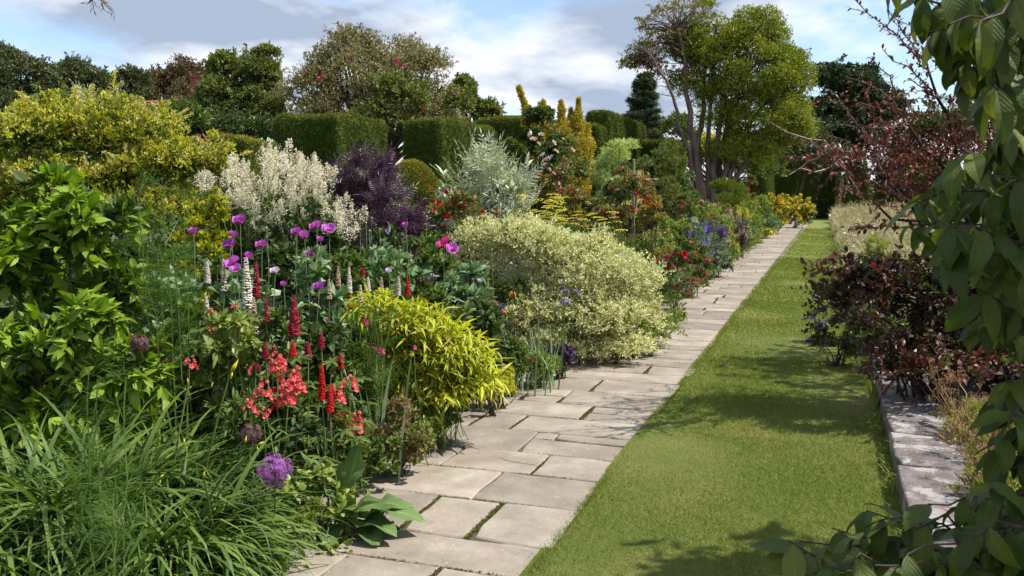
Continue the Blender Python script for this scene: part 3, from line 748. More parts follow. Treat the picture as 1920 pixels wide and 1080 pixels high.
def pinnate(n=6, w=.3, seed_=0, s=.34):
    rr = seed(seed_); lf = t_diamond(w, .1, .1); T = []
    for i in range(n):
        y = .15 + .8 * i / n
        for sg in (-1, 1): T.append((lf, frames(np.array([[sg, .55, rr.normal(0, .15)]]), (0, 0, 1))[0], np.array([0, y, 0]), s * (1 - .5 * y)))
    T.append((lf, np.eye(3), np.array([0, .9, 0]), s * .8)); T.append((t_diamond(.025, 0, 0), np.eye(3), np.zeros(3), 1)); return join(*T)
T_LACY = [pinnate(7, .16, 1, .42), pinnate(6, .14, 2, .46)]
T_SILV = [pinnate(6, .2, 3, .36), pinnate(7, .17, 4, .32)]
T_ROSEF = [pinnate(3, .6, 5, .42), pinnate(3, .62, 6, .38)]
NEED = [join(*fan(t_diamond(.2, .1, .1), 4, .22, rng=seed(s), jit=.25)) for s in (5, 6)]
# ------------------------------------------------------------------ clipped yew hedges
def on_box(rng, wx, ly, h, dens, faces):
    P, Nn = [], []
    for f, (a, b) in {'front': (wx, h), 'back': (wx, h), 'right': (ly, h), 'left': (ly, h), 'top': (wx, ly)}.items():
        if f not in faces: continue
        n = int(a * b * dens * faces[f]); u = rng.random(n); v = rng.random(n)
        if f == 'front': P.append(np.c_[-wx * u, np.zeros(n), h * v]); q = (0, -1, 0)
        if f == 'back': P.append(np.c_[-wx * u, np.full(n, ly), h * v]); q = (0, 1, 0)
        if f == 'right': P.append(np.c_[np.zeros(n), ly * u, h * v]); q = (1, 0, 0)
        if f == 'left': P.append(np.c_[np.full(n, -wx), ly * u, h * v]); q = (-1, 0, 0)
        if f == 'top': P.append(np.c_[-wx * u, ly * v, np.full(n, h)]); q = (0, 0, 1)
        Nn.append(np.tile(np.array(q, float), (n, 1)))
    return np.concatenate(P), np.concatenate(Nn)
def hedge(label, pxc, D, ytop, pxl=None, ly=1.5, wx=None, dens=2600, size=.055, sd=1, batter=0.0, faces=None, tips=.12, group='clipped yew blocks'):
    rng = seed(sd + 300); loc = base(pxc, D); h = float(at(pxc, ytop, D)[2])
    if wx is None: # width so that the front-left corner shows at column pxl
        a = (pxl - 960) / F; A = np.array([-1.0, 0]); # solve loc + t*(-1,0) on ray of column pxl
        dx, dy = cy_ * a - sy_, sy_ * a + cy_; t = loc[1] / dy; wx = loc[0] - dx * t
    t = thing('yew_hedge', label, 'hedge', loc, group)
    faces = faces or {'front': 1, 'right': 1, 'top': 1, 'left': .4, 'back': .3}
    size *= .8; dens *= 1.5
    P, Nn = on_box(rng, wx, ly, h, dens, faces); n = len(P)
    # rounding and unevenness of the clipped skin
    rr = .10 * min(1, wx); c = np.array([-wx / 2, ly / 2, 0]); half = np.array([wx / 2, ly / 2, h])
    q = (P - c); k = np.abs(q) / half
    two = np.sort(k, axis=1)[:, 1]; q *= (1 - rr * .3 * np.clip((two - .86) / .14, 0, 1) ** 2)[:, None] if True else 1
    P = q + c; P[:, 0] -= batter * P[:, 2] / h * np.where(P[:, 0] > -wx * .5, 1, -1)
    P += Nn * (.022 * (np.sin(P[:, [0]] * 5 + P[:, [2]] * 4 + sd) + np.sin(P[:, [1]] * 6 + P[:, [2]] * 3.3)) + rng.normal(0, .012, (n, 1)))
    d = Nn * .35 + np.array([0, 0, .45]) + rng.normal(0, .42, (n, 3)); nm = Nn + rng.normal(0, .2, (n, 3)); R = frames(d, nm)
    sc = size * rng.uniform(.6, 1.4, n); g = Geo(); gt = Geo()
    tip = (rng.random(n) < tips * (1 + 2.2 * (Nn[:, 2] > .5)) * np.where(Nn[:, 1] < -.5, .25, 1)); kk = rng.integers(0, 2, n)  # new growth, most on top; thinned on the front to paint in shade
    for j in (0, 1):
        g.put(NEED[j], R[(kk == j) & ~tip], P[(kk == j) & ~tip], sc[(kk == j) & ~tip]); gt.put(NEED[j], R[(kk == j) & tip], P[(kk == j) & tip], sc[(kk == j) & tip])
    part('foliage', g, L_YEW, t, kind='stuff'); part('young_foliage', gt, L_YEWTIP, t, kind='stuff')
    b = Geo(); i_ = .035; V = np.array([[x, y, z] for z in (0, h - i_) for x, y in ((-wx + i_, i_), (-i_, i_), (-i_, ly - i_), (-wx + i_, ly - i_))], float)
    V[4:, 0] += np.array([1, -1, -1, 1]) * batter
    b.raw(V, [np.array([[4, 5, 6, 7], [0, 1, 5, 4], [1, 2, 6, 5], [2, 3, 7, 6], [3, 0, 4, 7]])])
    part('branch_core', b, L_YEW, t); return t

hedge('low yew block with rust-tipped flat top, left of the tallest clipped block behind white plumes', 463, 12, 260, pxl=392, ly=.75, sd=1, tips=.3)
hedge('broad clipped yew block, largest and nearest, with bright sunlit right side', 632, 14, 213, pxl=520, ly=1.75, sd=2, dens=3600, tips=.10)
hedge('square clipped yew block behind the silver leaved plant, second large block', 824, 17, 222, pxl=759, ly=3.0, sd=3, dens=2600)
hedge('dark flat clipped yew block just left of the golden conifer', 990, 22, 220, pxl=890, ly=1.5, sd=4, dens=1700, size=.07)
hedge('tall stepped yew block right of the golden conifer', 1136, 31, 208, pxl=1096, ly=7, sd=5, dens=700, size=.11)
hedge('lower step of clipped yew just right of the golden conifer', 1118, 29, 236, pxl=1090, ly=1.2, sd=6, dens=800, size=.1)
hedge('long low clipped yew hedge below the pointed conifer', 1262, 36, 264, pxl=1155, ly=2.5, sd=7, dens=500, size=.12)
hedge('slim dark yew hedge end with bright green lit edge, left of the far hedge opening', 1438, 45, 292, pxl=1396, ly=6.2, sd=8, dens=500, size=.12, batter=.12)
hedge('very dark wide yew hedge closing the far end of the path', 1572, 68, 304, pxl=1420, ly=2, sd=9, dens=230, size=.17)
hedge('tall dark yew block standing above the far dark hedge', 1566, 62, 286, pxl=1530, ly=2.5, sd=10, dens=260, size=.17, batter=.2)
hedge('leaning yew buttress with thin lit right edge beside the meadow', 1632, 57, 303, pxl=1575, ly=3.2, sd=11, dens=300, size=.16, batter=.35)
hedge('far right yew hedge behind the plum leaved shrub', 1790, 63, 308, pxl=1640, ly=2, sd=12, dens=160, size=.2)
hedge('top of a flat back yew hedge far left behind golden shrub', 40, 16, 218, pxl=-80, ly=1.5, sd=13, dens=900, size=.08)
# rounded yew dome
rng = seed(77); loc = base(772, 11.6); h = hz(303, 11.6); r = 68 * 11.6 / F
t = thing('yew_dome', 'smooth rounded yew mound below the two square blocks', 'hedge', loc)
u = sph(rng, 9000, -.2); P = u * np.array([r, r, h * .45]) + np.array([0, 0, h * .55]); g = Geo()
g.put(TUFTN[0], frames(u + rng.normal(0, .5, u.shape), u + rng.normal(0, .4, u.shape)), P, .04 * rng.uniform(.6, 1.4, len(P))); part('foliage', g, L_YEWTIP, t, kind='stuff')
u = sph(rng, 9000, -.2); P = u * np.array([r, r, h * .45]) * .985 + np.array([0, 0, h * .55]); g = Geo()
g.put(TUFTN[1], frames(u + rng.normal(0, .5, u.shape), u), P, .04); part('inner_foliage', g, L_YEW, t, kind='stuff')

# ------------------------------------------------------------------ trees behind
def crown_lumps(rng, loc, D, ells, lr, depth=1.0, dD=0.0, squash=.75):
    out = []
    for (px, py, rx, ry, k) in ells:
        c = at(px, py, D + dD) - loc; s = D / F
        out.append(lumps(rng, c, (rx * s, rx * s * depth, ry * s), k, lr, zmin=-.85, squash=squash, jit=.06))
    return np.concatenate(out)
def tree(name, label, px, D, ells, mat, n, size, T=T_D, lr=.9, sd=1, trunk=.25, depth=1.0, bark=M_BARK, group=None, nl=26, squash=.75, kw={}, fork=.35, trunk_px=None):
    rng = seed(sd + 900); loc = base(px if trunk_px is None else trunk_px, D); t = thing(name, label, 'tree', loc, group)
    L_ = crown_lumps(rng, loc, D, ells, lr, depth, squash=squash); top = (L_[:, 2]).max(); f = np.array([0, 0, top * fork])
    g = Geo(); tube(g, curve((0, 0, -.1), f, 7, rng=rng, jit=trunk * .25), np.linspace(trunk, trunk * .7, 7), 8)
    for i in rng.choice(len(L_), min(nl, len(L_)), replace=False):
        p = L_[i, :3]; tube(g, curve(f - np.array([0, 0, rng.random() * .4]), p, 6, rng=rng, jit=.06, ctrl=f * .35 + p * .45 + np.array([0, 0, top * .1])), np.linspace(trunk * .45, .02, 6), 5)
    part('trunk', g, bark, t)
    leafy(rng, t, L_, n, size, mat, T, name='crown', **kw); return t, L_, rng
tree('oak_tree', 'dark oak at the far left edge behind the golden shrub', 30, 55, [(10, 140, 60, 55, 22), (75, 160, 35, 50, 12), (40, 200, 75, 40, 14)], L_OAK, 26000, .20, lr=.85, sd=1, squash=.9)
tree('oak_tree', 'grey green windblown oak second from the left on the skyline', 150, 58, [(135, 150, 32, 45, 12), (170, 165, 38, 35, 12), (130, 195, 60, 30, 10)], L_OAK, 22000, .20, lr=.8, sd=2, squash=.9)
tree('oak_tree', 'round topped distant oak between the gap and the brownish tree', 265, 60, [(258, 165, 35, 36, 12), (262, 200, 40, 30, 8)], L_OAK, 13000, .20, lr=.75, sd=3, squash=.9)
tree('oak_tree', 'distant brownish purple tree left of the bright green tree', 340, 62, [(345, 145, 42, 38, 14), (310, 165, 38, 32, 10), (350, 190, 75, 38, 14)], L_OAKB, 26000, .20, lr=.85, sd=4, squash=.9)
tree('leafy_tree', 'bright green open tree with upright sprigs left of the big tan bush', 455, 27, [(420, 125, 26, 30, 10), (478, 135, 40, 42, 18), (500, 100, 12, 15, 4), (440, 180, 62, 50, 22), (490, 200, 55, 50, 22), (400, 215, 50, 42, 14)], L_GREENT, 48000, .10, lr=.36, sd=5, trunk=.16, squash=.7, kw=dict(out=.8, up=.3, rnd=.6))
t, L_, rng = tree('tan_tree', 'huge rounded tan and olive tree dotted with red roses, behind the yew blocks', 700, 26, [(655, 105, 55, 50, 26), (600, 130, 40, 42, 14), (690, 150, 130, 62, 60), (590, 185, 68, 65, 34), (765, 155, 90, 78, 46), (820, 200, 62, 62, 26), (700, 220, 150, 60, 46), (580, 225, 60, 40, 14), (840, 240, 60, 35, 12), (700, 82, 14, 24, 5), (660, 72, 26, 16, 6), (760, 92, 22, 18, 5)], L_OLIVE, 90000, .075, T=T_D + T_N, lr=.38, sd=6, trunk=.22, squash=.85, nl=50, kw=dict(rnd=.8))
leafy(rng, t, crown_lumps(rng, base(700, 26), 26, [(745, 200, 55, 60, 18), (690, 235, 40, 40, 9), (860, 190, 25, 32, 8)], .45, dD=-1.6), 14000, .10, L_GREENT, T_D, name='green_foliage')
pts = np.array([at(px, py, 24.2) - base(700, 26) for px, py in ((600, 147), (604, 142), (748, 118), (757, 124), (742, 113), (752, 176), (760, 180), (845, 183), (795, 204), (668, 195), (650, 110), (850, 178), (770, 170), (598, 150), (754, 172))])
R = orient(rng, unit(np.array([[.2, -1, .3]] * len(pts))), 1, .2, .3)
copies('rose', [piece_mesh('rose', t_, P_HOT) for t_ in T_ROSE], R, pts, .065, t, rng)
tree('leafy_tree', 'thin yellow green tree with side branches at the right edge of the tan tree', 885, 27, [(895, 210, 26, 24, 9), (868, 190, 26, 28, 8), (915, 212, 14, 8, 4), (870, 160, 14, 18, 4)], L_GREENT, 5200, .14, lr=.32, sd=7, trunk=.09, kw=dict(rnd=.7))
# conifer
rng = seed(51); D = 62; loc = base(1205, D); t = thing('fir_tree', 'dark pointed conifer against the sky left of the multi stemmed tree', 'tree', loc)
g = Geo(); H = hz(143, D); tube(g, [(0, 0, 0), (0.1, 0, H * .5), (0, 0, H)], [.3, .2, .03], 6); br = []
for i in range(120):
    f = rng.random() ** .8; z = H * (.22 + .78 * f); a = rng.uniform(0, 6.28); ln = (1 - f) ** .75 * 2.4 * rng.uniform(.5, 1.1) + .25
    p = np.array([math.cos(a) * ln, math.sin(a) * ln, z + .25 * ln]); q = curve((0, 0, z), p, 5, sag=.1 * ln); tube(g, q, np.linspace(.05, .01, 5), 3)
    m = int(20 + 60 * ln); tt = rng.random(m) ** .7; br.append(np.array(q)[np.minimum(4, (tt * 4).astype(int))] * 0 + (1 - tt[:, None]) * np.array([0, 0, z]) + tt[:, None] * p + rng.normal(0, .12, (m, 3)) * np.array([1, 1, .6]))
part('trunk', g, M_BARK, t); P = np.concatenate(br); g = Geo(); u = unit(P * np.array([1, 1, 0]) + [0, 0, .01]); g.put(TUFTN[0], orient(rng, u, .8, .1, .5, .2), P, rng.uniform(.18, .34, len(P))); part('crown', g, L_PINE, t, kind='stuff')
tree('oak_tree', 'low grey distant tree mass around the foot of the pointed conifer', 1210, 85, [(1180, 235, 24, 20, 7), (1225, 242, 26, 16, 7), (1200, 255, 50, 15, 8)], L_OAKB, 6000, .34, lr=1.0, sd=9)
tree('pine_tree', 'dark green pine with ragged crown seen through the plum branches', 1600, 60, [(1560, 150, 34, 36, 14), (1615, 165, 38, 45, 16), (1570, 210, 50, 45, 16), (1650, 205, 40, 45, 12), (1540, 250, 60, 40, 14), (1630, 250, 60, 36, 14)], L_PINE, 30000, .24, T=TUFT, lr=.85, sd=10, squash=.7)
tree('oak_tree', 'soft green round tree between the yellow clump tree and the dark pine', 1490, 56, [(1470, 262, 40, 26, 10), (1510, 258, 36, 30, 10), (1465, 300, 60, 26, 14), (1530, 300, 60, 24, 12)], L_OAK, 20000, .2, lr=.85, sd=11, trunk=.1, fork=.2, nl=3)
tree('oak_tree', 'green tree behind the far right hedge under the plum branches', 1760, 60, [(1730, 250, 50, 40, 14), (1800, 230, 60, 60, 16), (1700, 290, 50, 20, 8)], L_OAK, 9000, .30, lr=1.0, sd=12)
tree('leafy_tree', 'pale yellow green shrub mass behind the plum leaves right of the yew buttress', 1760, 40, [(1750, 340, 60, 40, 14)], L_GOLDD, 5000, .22, lr=.6, sd=13, trunk=.08)
tree('leafy_tree', 'dull green bushy growth behind the golden shrub tops', 250, 20, [(210, 205, 40, 20, 8), (330, 225, 45, 30, 10), (120, 205, 50, 15, 8)], L_MID, 8000, .11, lr=.35, sd=14, trunk=.08)
tree('leafy_tree', 'dark green shrubs filling below the bright green open tree', 430, 24, [(350, 240, 40, 30, 10), (430, 240, 70, 30, 14), (500, 250, 50, 30, 8)], L_DEEP, 12000, .10, lr=.4, sd=15, trunk=.08)
# house glimpses
def house(label, px, D, ytop, w, ln, z0_, chim=None):
    loc = base(px, D); zt = hz(ytop, D); t = thing('house', label, 'house', loc); e = zt - w * .42
    g = Geo(); g.raw([[-ln, -w / 2, 0], [ln, -w / 2, 0], [ln, w / 2, 0], [-ln, w / 2, 0], [-ln, -w / 2, e], [ln, -w / 2, e], [ln, w / 2, e], [-ln, w / 2, e], [-ln, 0, zt - .1], [ln, 0, zt - .1]],
        [np.array([[0, 1, 5, 4], [1, 2, 6, 5], [2, 3, 7, 6], [3, 0, 4, 7]]), np.array([[5, 6, 9], [7, 4, 8]])]); part('wall', g, M_BRICK, t)
    g = Geo(); nrow = 14
    for s in (-1, 1):
        for i in range(nrow):
            a, b = i / nrow, (i + 1) / nrow; y0 = s * w * .56 * (1 - a); y1 = s * w * .56 * (1 - b); zA = e - .15 + (zt - e + .15) * a; zB = e - .15 + (zt - e + .15) * b
            g.raw([[-ln - .2, y0, zA + .05], [ln + .2, y0, zA + .05], [ln + .2, y1, zB], [-ln - .2, y1, zB]], [np.array([[0, 1, 2, 3]])])
    rf = part('roof', g, M_TILE, t)
    if chim:
        g = Geo(); x, s, hh = chim; z = zt - .4; V = [[x + a * s, b * s, c] for c in (z, zt + hh) for a, b in ((-1, -1), (1, -1), (1, 1), (-1, 1))]
        g.raw(V, [np.array([[4, 5, 6, 7], [0, 1, 5, 4], [1, 2, 6, 5], [2, 3, 7, 6], [3, 0, 4, 7]])])
        g.raw([[x + a * s * 1.2, b * s * 1.2, zt + hh + c] for c in (0.002, .12) for a, b in ((-1, -1), (1, -1), (1, 1), (-1, 1))], [np.array([[4, 5, 6, 7], [0, 1, 5, 4], [1, 2, 6, 5], [2, 3, 7, 6], [3, 0, 4, 7], [0, 1, 2, 3]])])
        part('chimney', g, M_BRICK, rf)
house('red tiled cottage roof glimpsed behind shrubs below the brownish tree', 300, 48, 188, 5, 1.3, 0)
house('house with brick chimney poking out beside the bright green tree', 385, 50, 178, 5, 1.5, 0, (-.1, .33, .9))
house('red tiled roof just showing above the clipped yew left of the golden conifer', 967, 60, 216, 5, 1.2, 0)

# ------------------------------------------------------------------ multi-stemmed myrtle tree
rng = seed(404); D = 34; loc = base(1345, D); s = D / F
t = thing('myrtle_tree', 'tall multi stemmed tree with purplish trunks and yellow green cloud clumps', 'tree', loc)
stems_px = [(1296, [(1312, 352, .0), (1300, 270, .3), (1292, 200, .6), (1285, 120, .8), (1270, 55, 1)], .24),
            (1310, [(1314, 350, 0), (1306, 280, .3), (1318, 210, .6), (1322, 120, .9), (1330, 60, 1)], .22),
            (1340, [(1336, 352, 0), (1342, 280, .3), (1352, 220, .6), (1368, 120, .9), (1380, 55, 1)], .20),
            (1350, [(1350, 352, 0), (1350, 290, .3), (1375, 200, .6), (1400, 130, .9), (1420, 70, 1)], .20),
            (1372, [(1364, 350, 0), (1376, 300, .3), (1400, 240, .6), (1440, 180, .9), (1470, 130, 1)], .18),
            (1385, [(1372, 350, 0), (1392, 312, .3), (1430, 260, .6), (1480, 215, .9), (1500, 180, 1)], .16),
            (1300, [(1306, 352, 0), (1292, 290, .3), (1272, 225, .6), (1250, 150, .9), (1215, 100, 1)], .14),
            (1330, [(1328, 352, 0), (1326, 250, .3), (1336, 170, .6), (1340, 90, .9), (1345, 40, 1)], .15),
            (1356, [(1356, 352, 0), (1364, 270, .3), (1386, 170, .6), (1384, 100, .9), (1396, 45, 1)], .14)]
g = Geo(); limbs = []
for (b0, pts, r0) in stems_px:
    off = rng.uniform(-1.0, 1.0); r0 *= .85; P = [base(b0 * .25 + 1345 * .75, D) - loc + np.array([0, off * .3, -.05])]
    for (px, py, f) in pts: P.append(at(px, py, D + off * (.3 + f)) - loc)
    P = np.array(P); tt = np.linspace(0, len(P) - 1, 22); PP = np.stack([np.interp(tt, range(len(P)), P[:, c]) for c in range(3)], -1)
    PP[1:-1] = (PP[:-2] + PP[1:-1] * 2 + PP[2:]) / 4; PP[2:-1] += rng.normal(0, .03, (len(PP) - 3, 3))
    tube(g, PP, np.linspace(r0, .03, 22), 8); limbs.append(PP)
part('trunk', g, M_REDBARK, t)
ells = [(1330, 70, 80, 50, 34), (1300, 85, 38, 52, 30), (1345, 130, 60, 55, 26), (1415, 58, 62, 48, 34), (1400, 130, 100, 80, 74), (1470, 165, 56, 88, 54), (1300, 150, 44, 50, 14), (1430, 225, 90, 72, 60), (1390, 285, 75, 48, 26), (1480, 250, 46, 44, 20), (1355, 200, 60, 60, 20)]
L_ = crown_lumps(rng, loc, D, ells, .46, .8, squash=.62)
L_ = L_[(L_[:, 1] < 3.2)]
g = Geo(); allp = np.concatenate([l[8:] for l in limbs])
for c in L_[:, :3]:
    below = allp[allp[:, 2] < c[2] - .1]; below = allp if len(below) == 0 else below
    q = below[np.argmin(np.linalg.norm((below - c) * np.array([1, 1, .6]), axis=1))]; tube(g, curve(q, c, 5, rng=rng, jit=.04, ctrl=q * .5 + c * .5 + np.array([0, 0, -.15])), np.linspace(.035, .012, 5), 4)
part('branch', g, M_REDBARK, t, kind='stuff')
leafy(rng, t, L_, 140000, .085, L_LUMA, T_D, out=.6, up=.5, rnd=.55, nup=.55, name='crown', zmin=-.75, thick=.5, sprig=.45, slen=.6)
# airy brownish left part
La = crown_lumps(rng, loc, D, [(1240, 60, 48, 52, 24), (1215, 105, 42, 36, 15), (1280, 22, 60, 22, 14), (1195, 112, 26, 24, 8), (1240, 140, 30, 18, 6)], .38, .9, squash=.7)
g = Geo(); allp = np.concatenate([limbs[6][8:], limbs[0][10:]])
for c in La[:, :3]:
    for m in range(3):
        e = c + rng.normal(0, .25, 3); q = allp[np.argmin(np.linalg.norm(allp - e, axis=1) + 1.2 * (allp[:, 2] > e[2]))]; tube(g, curve(q, e, 5, rng=rng, jit=.05, ctrl=q * .5 + e * .5), np.linspace(.022, .006, 5), 3)
part('bare_twigs', g, M_REDBARK, t, kind='stuff')
leafy(rng, t, La, 9000, .085, L_LUMAD, T_D, name='thin_foliage', zmin=-.4, thick=.7, inner=.3)
La = crown_lumps(rng, loc, D, [(1190, 125, 26, 16, 5), (1210, 90, 14, 12, 3), (1330, 8, 22, 10, 4)], .26, .9, squash=.6)
leafy(rng, t, La, 2500, .085, L_LUMA, T_D, name='tip_foliage')
tree('leafy_tree', 'dark understorey shrub behind the purplish trunks', 1360, 40, [(1290, 290, 45, 45, 14), (1370, 300, 70, 40, 18), (1430, 320, 45, 25, 8), (1270, 240, 24, 30, 6)], L_MID, 12000, .14, lr=.55, sd=16, trunk=.1)
tree('leafy_tree', 'yellow leaved shrub glowing between the purplish trunks', 1320, 38, [(1280, 305, 18, 30, 5), (1330, 270, 28, 22, 6)], L_GOLD, 2200, .12, lr=.3, sd=17, trunk=.04)

# ------------------------------------------------------------------ golden conifer, climber mound, willow
rng = seed(61); D = 19; loc = base(1045, D); t = thing('golden_conifer', 'golden upright conifer with one plume leaning far to the left', 'tree', loc)
cols_ = [((1040, 330), (972, 163), 13), ((1062, 330), (1052, 190), 14), ((1085, 330), (1085, 186), 13), ((1098, 330), (1102, 235), 15), ((1076, 330), (1070, 205), 14), ((1050, 330), (1018, 190), 15), ((1045, 300), (1000, 205), 12)]
g = Geo(); gf = []
for (a, b, w) in cols_:
    p0 = at(*a, D) - loc; p1 = at(*b, D + rng.uniform(-.3, .3)) - loc; q = curve(np.array([0, 0, 0]) + rng.normal(0, .1, 3) * [1, 1, 0], p1, 9, ctrl=p0 * .9); tube(g, q, np.linspace(.04, .01, 9), 4)
    m = 4200; f = .25 + .75 * rng.random(m); fi = f * 8; i0 = np.minimum(7, fi.astype(int)); c = q[i0] + (q[i0 + 1] - q[i0]) * (fi - i0)[:, None]
    rad = (w * 1.45 * D / F) * np.clip((1.02 - f) * 4, .15, 1) * (1 + .35 * np.sin(f * 40 + rng.uniform(0, 6)))
    u = sph(rng, m); gf.append((c + u * rad[:, None] * rng.uniform(.6, 1, (m, 1)), u))
part('trunk', g, M_BARK, t); P = np.concatenate([a for a, _ in gf]); u = np.concatenate([b for _, b in gf]); g = Geo(); g.put(TUFT[0], orient(rng, u, .6, .7, .4), P, rng.uniform(.035, .07, len(P))); part('crown', g, L_GOLDYEW, t, kind='stuff')
t, L_, rng, h, r = shrub('climbing_rose', 'dark green mound of climbing rose with cream blooms in front of the golden conifer', 'rose', 1018, 17, 204, 46, L_DEEP, 16000, .075, sd=21, k=40, lr=.28, z0=.3)
leafy(rng, t, L_[L_[:, 0] > 0], 5000, .07, L_GREENT, T_D, name='pale_foliage')
pts = np.array([at(x, y, 16.1) - loc_ for loc_ in [np.array(t.location)] for x, y in ((995, 252), (1015, 253), (1018, 291), (1028, 297), (1027, 300), (1043, 285), (1035, 295), (1065, 278), (1010, 270), (1030, 318), (1057, 262), (1000, 262), (1050, 300), (1022, 310), (1072, 282), (1038, 268))])
copies('rose', [piece_mesh('rose', q, P_CREAM) for q in T_ROSE], orient(rng, unit(np.array([[.3, -1, .4]] * len(pts))), 1, .2, .2), pts, rng.uniform(.045, .075, len(pts)), t, rng)
shrub('bushy_shrub', 'lighter green leafy shrub at the right foot of the cream rose mound', 'shrub', 1075, 16, 262, 34, L_GREENT, 9000, .07, sd=22, k=24)
shrub('green_shrub', 'loose mid green bush left of the cream rose mound', 'shrub', 965, 16, 260, 30, L_MID, 4500, .07, sd=23, k=14, kw=dict(rnd=.8))
shrub('willow_shrub', 'pale grey green willow with feathery upswept shoots beside a wooden stake', 'shrub', 1158, 16, 266, 44, L_WILLOW, 12000, .08, T=T_N, sd=24, k=30, kw=dict(out=.7, up=.9, rnd=.4), c=.7)
shrub('box_bush', 'dark leafy bush at the foot of the grey willow', 'shrub', 1160, 15.2, 300, 30, L_DEEP, 4500, .055, sd=25, k=14)
loc = base(1187, 15); t = thing('wooden_stake', 'thin weathered wooden stake in front of the grey willow', 'stake', loc); g = Geo(); tube(g, [(0, 0, 0), (.01, 0, 1.0), (0, 0, hz(300, 15))], [.028, .026, .024], 6); part('post', g, M_POST, t)
g = Geo(); zt = hz(300, 15); tube(g, [(0, 0, zt), (0, 0, zt + .015)], [.027, .012], 6); part('cap', g, M_POST, t)
shrub('broom_bush', 'airy olive green shrub sloping down right of the grey willow', 'shrub', 1232, 19, 268, 46, L_GREENT, 13000, .07, T=T_N + T_D[:1], sd=26, k=34, kw=dict(up=.7), c=.7)
shrub('green_shrub', 'green leafy bush at the foot of the purplish trunks', 'shrub', 1275, 21, 325, 42, L_MID, 8000, .07, sd=27, k=26)
shrub('broom_bush', 'rusty yellow green broom below the multi stemmed tree', 'shrub', 1358, 29, 342, 45, L_GOLDD, 12000, .10, T=T_N, sd=28, k=26, kw=dict(up=1.0, rnd=.4), c=.7)

# far belt of woodland closing the horizon behind everything
rng = seed(909); g = Geo(); P = []; U = []
for i in range(150):
    px = rng.uniform(900, 2150); D = rng.uniform(105, 125); top = 338 + 10 * math.sin(px * .02) - 8 * rng.random(); b = at(px, top, D); r = 2.2 * rng.uniform(.7, 1.3); m = 230
    u = sph(rng, m, -.5); P.append(np.array([b[0], b[1], b[2] - r]) + u * np.array([r * 1.6, r, r]) * rng.uniform(.75, 1.05, (m, 1)) - np.array([0, 0, 1.]) * rng.random((m, 1)) ** 2 * (b[2] - r)); U.append(u)
P = np.concatenate(P); U = np.concatenate(U); g.put(TUFT[0], orient(rng, U, .7, .3, .6), P, rng.uniform(.4, .8, len(P)))
o = part('distant_woodland', g, L_OAK, kind='stuff'); o['label'] = 'far off belt of woodland along the horizon'; o['category'] = 'woodland'
# ------------------------------------------------------------------ big shrubs of the border
# golden privet
rng = seed(11); D = 8.3; loc = base(190, D)
t = thing('golden_privet', 'very large golden shrub with frothy buff flower sprays behind the green leafy bush', 'shrub', loc)
ells = [(50, 262, 110, 52, 16), (195, 268, 45, 58, 9), (215, 225, 20, 22, 3), (310, 310, 65, 60, 13), (130, 350, 140, 75, 22), (10, 390, 90, 80, 14), (365, 315, 36, 44, 7), (250, 405, 140, 60, 20), (285, 250, 20, 30, 4), (60, 460, 130, 60, 12), (398, 285, 12, 16, 2), (255, 330, 60, 50, 9), (350, 400, 50, 55, 8), (130, 420, 120, 40, 12), (110, 238, 95, 46, 14), (160, 262, 60, 50, 10)]
L_ = crown_lumps(rng, loc, D, ells, .30, .8, squash=.62); L_ = L_[L_[:, 2] > .3]
stems_to(rng, t, L_[rng.choice(len(L_), 30, replace=False), :3], .018, .3, M_BARK)
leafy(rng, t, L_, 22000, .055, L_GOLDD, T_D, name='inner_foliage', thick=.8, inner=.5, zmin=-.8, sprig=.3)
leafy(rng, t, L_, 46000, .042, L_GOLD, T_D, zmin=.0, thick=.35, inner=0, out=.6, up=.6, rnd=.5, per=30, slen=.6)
leafy(rng, t, L_[L_[:, 2] > .9], 30000, .022, L_BUFF, TUFT, zmin=.15, thick=.15, inner=0, up=1.1, name='flower_spray', per=45, slen=.65, sprig=.85)
t, L_, rng, h, r = shrub('golden_shrub', 'bright yellow leaved bush beside the purple poppies at the right of the golden shrub', 'shrub', 385, 6.9, 372, 52, L_YELLOW, 6500, .05, sd=31, k=30, z0=.3, lr=.22)
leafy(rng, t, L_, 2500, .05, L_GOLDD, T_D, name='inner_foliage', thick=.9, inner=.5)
# veined green leaf bush on the left
t, L_, rng, h, r = shrub('weigela_bush', 'bright green large leaved bush filling the left edge in front of the golden shrub', 'shrub', 95, 4.5, 372, 188, L_WEIG, 8500, .084, T=T_L, sd=32, k=60, lr=.23, z0=.15, pieces=300, kw=dict(out=.9, up=.15, rnd=.45, nup=.7, thick=.5, per=9, slen=.8), mats2=(L_BRONZE, 60, .05, T_D, dict(zmin=.7, thick=.1)), depth=.75)
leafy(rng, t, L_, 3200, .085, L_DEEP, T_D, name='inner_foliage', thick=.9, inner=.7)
shrub('leafy_perennial', 'shadowed green shrubs filling between golden shrub and the broad green bush', 'perennial', 230, 6.8, 455, 150, L_DEEP, 4000, .075, T=T_D, sd=333, k=50, lr=.22, group=None)
shrub('leafy_perennial', 'deep green bush in the shade between the golden shrub and the yellow leaved bush', 'perennial', 325, 7.3, 420, 75, L_MID, 4200, .06, T=T_D, sd=334, k=40, lr=.26, group=None)
shrub('leafy_perennial', 'green clump right of the broad green bush under the yellow leaved bush', 'perennial', 310, 6.0, 470, 62, L_MID, 2600, .06, T=T_D, sd=335, k=36, lr=.26, group=None)
shrub('leafy_perennial', 'green bush seen through the top of the broad leaved bush at the left edge', 'perennial', 30, 6.4, 430, 110, L_MID, 3000, .075, T=T_D, sd=336, k=40, lr=.26, group=None)
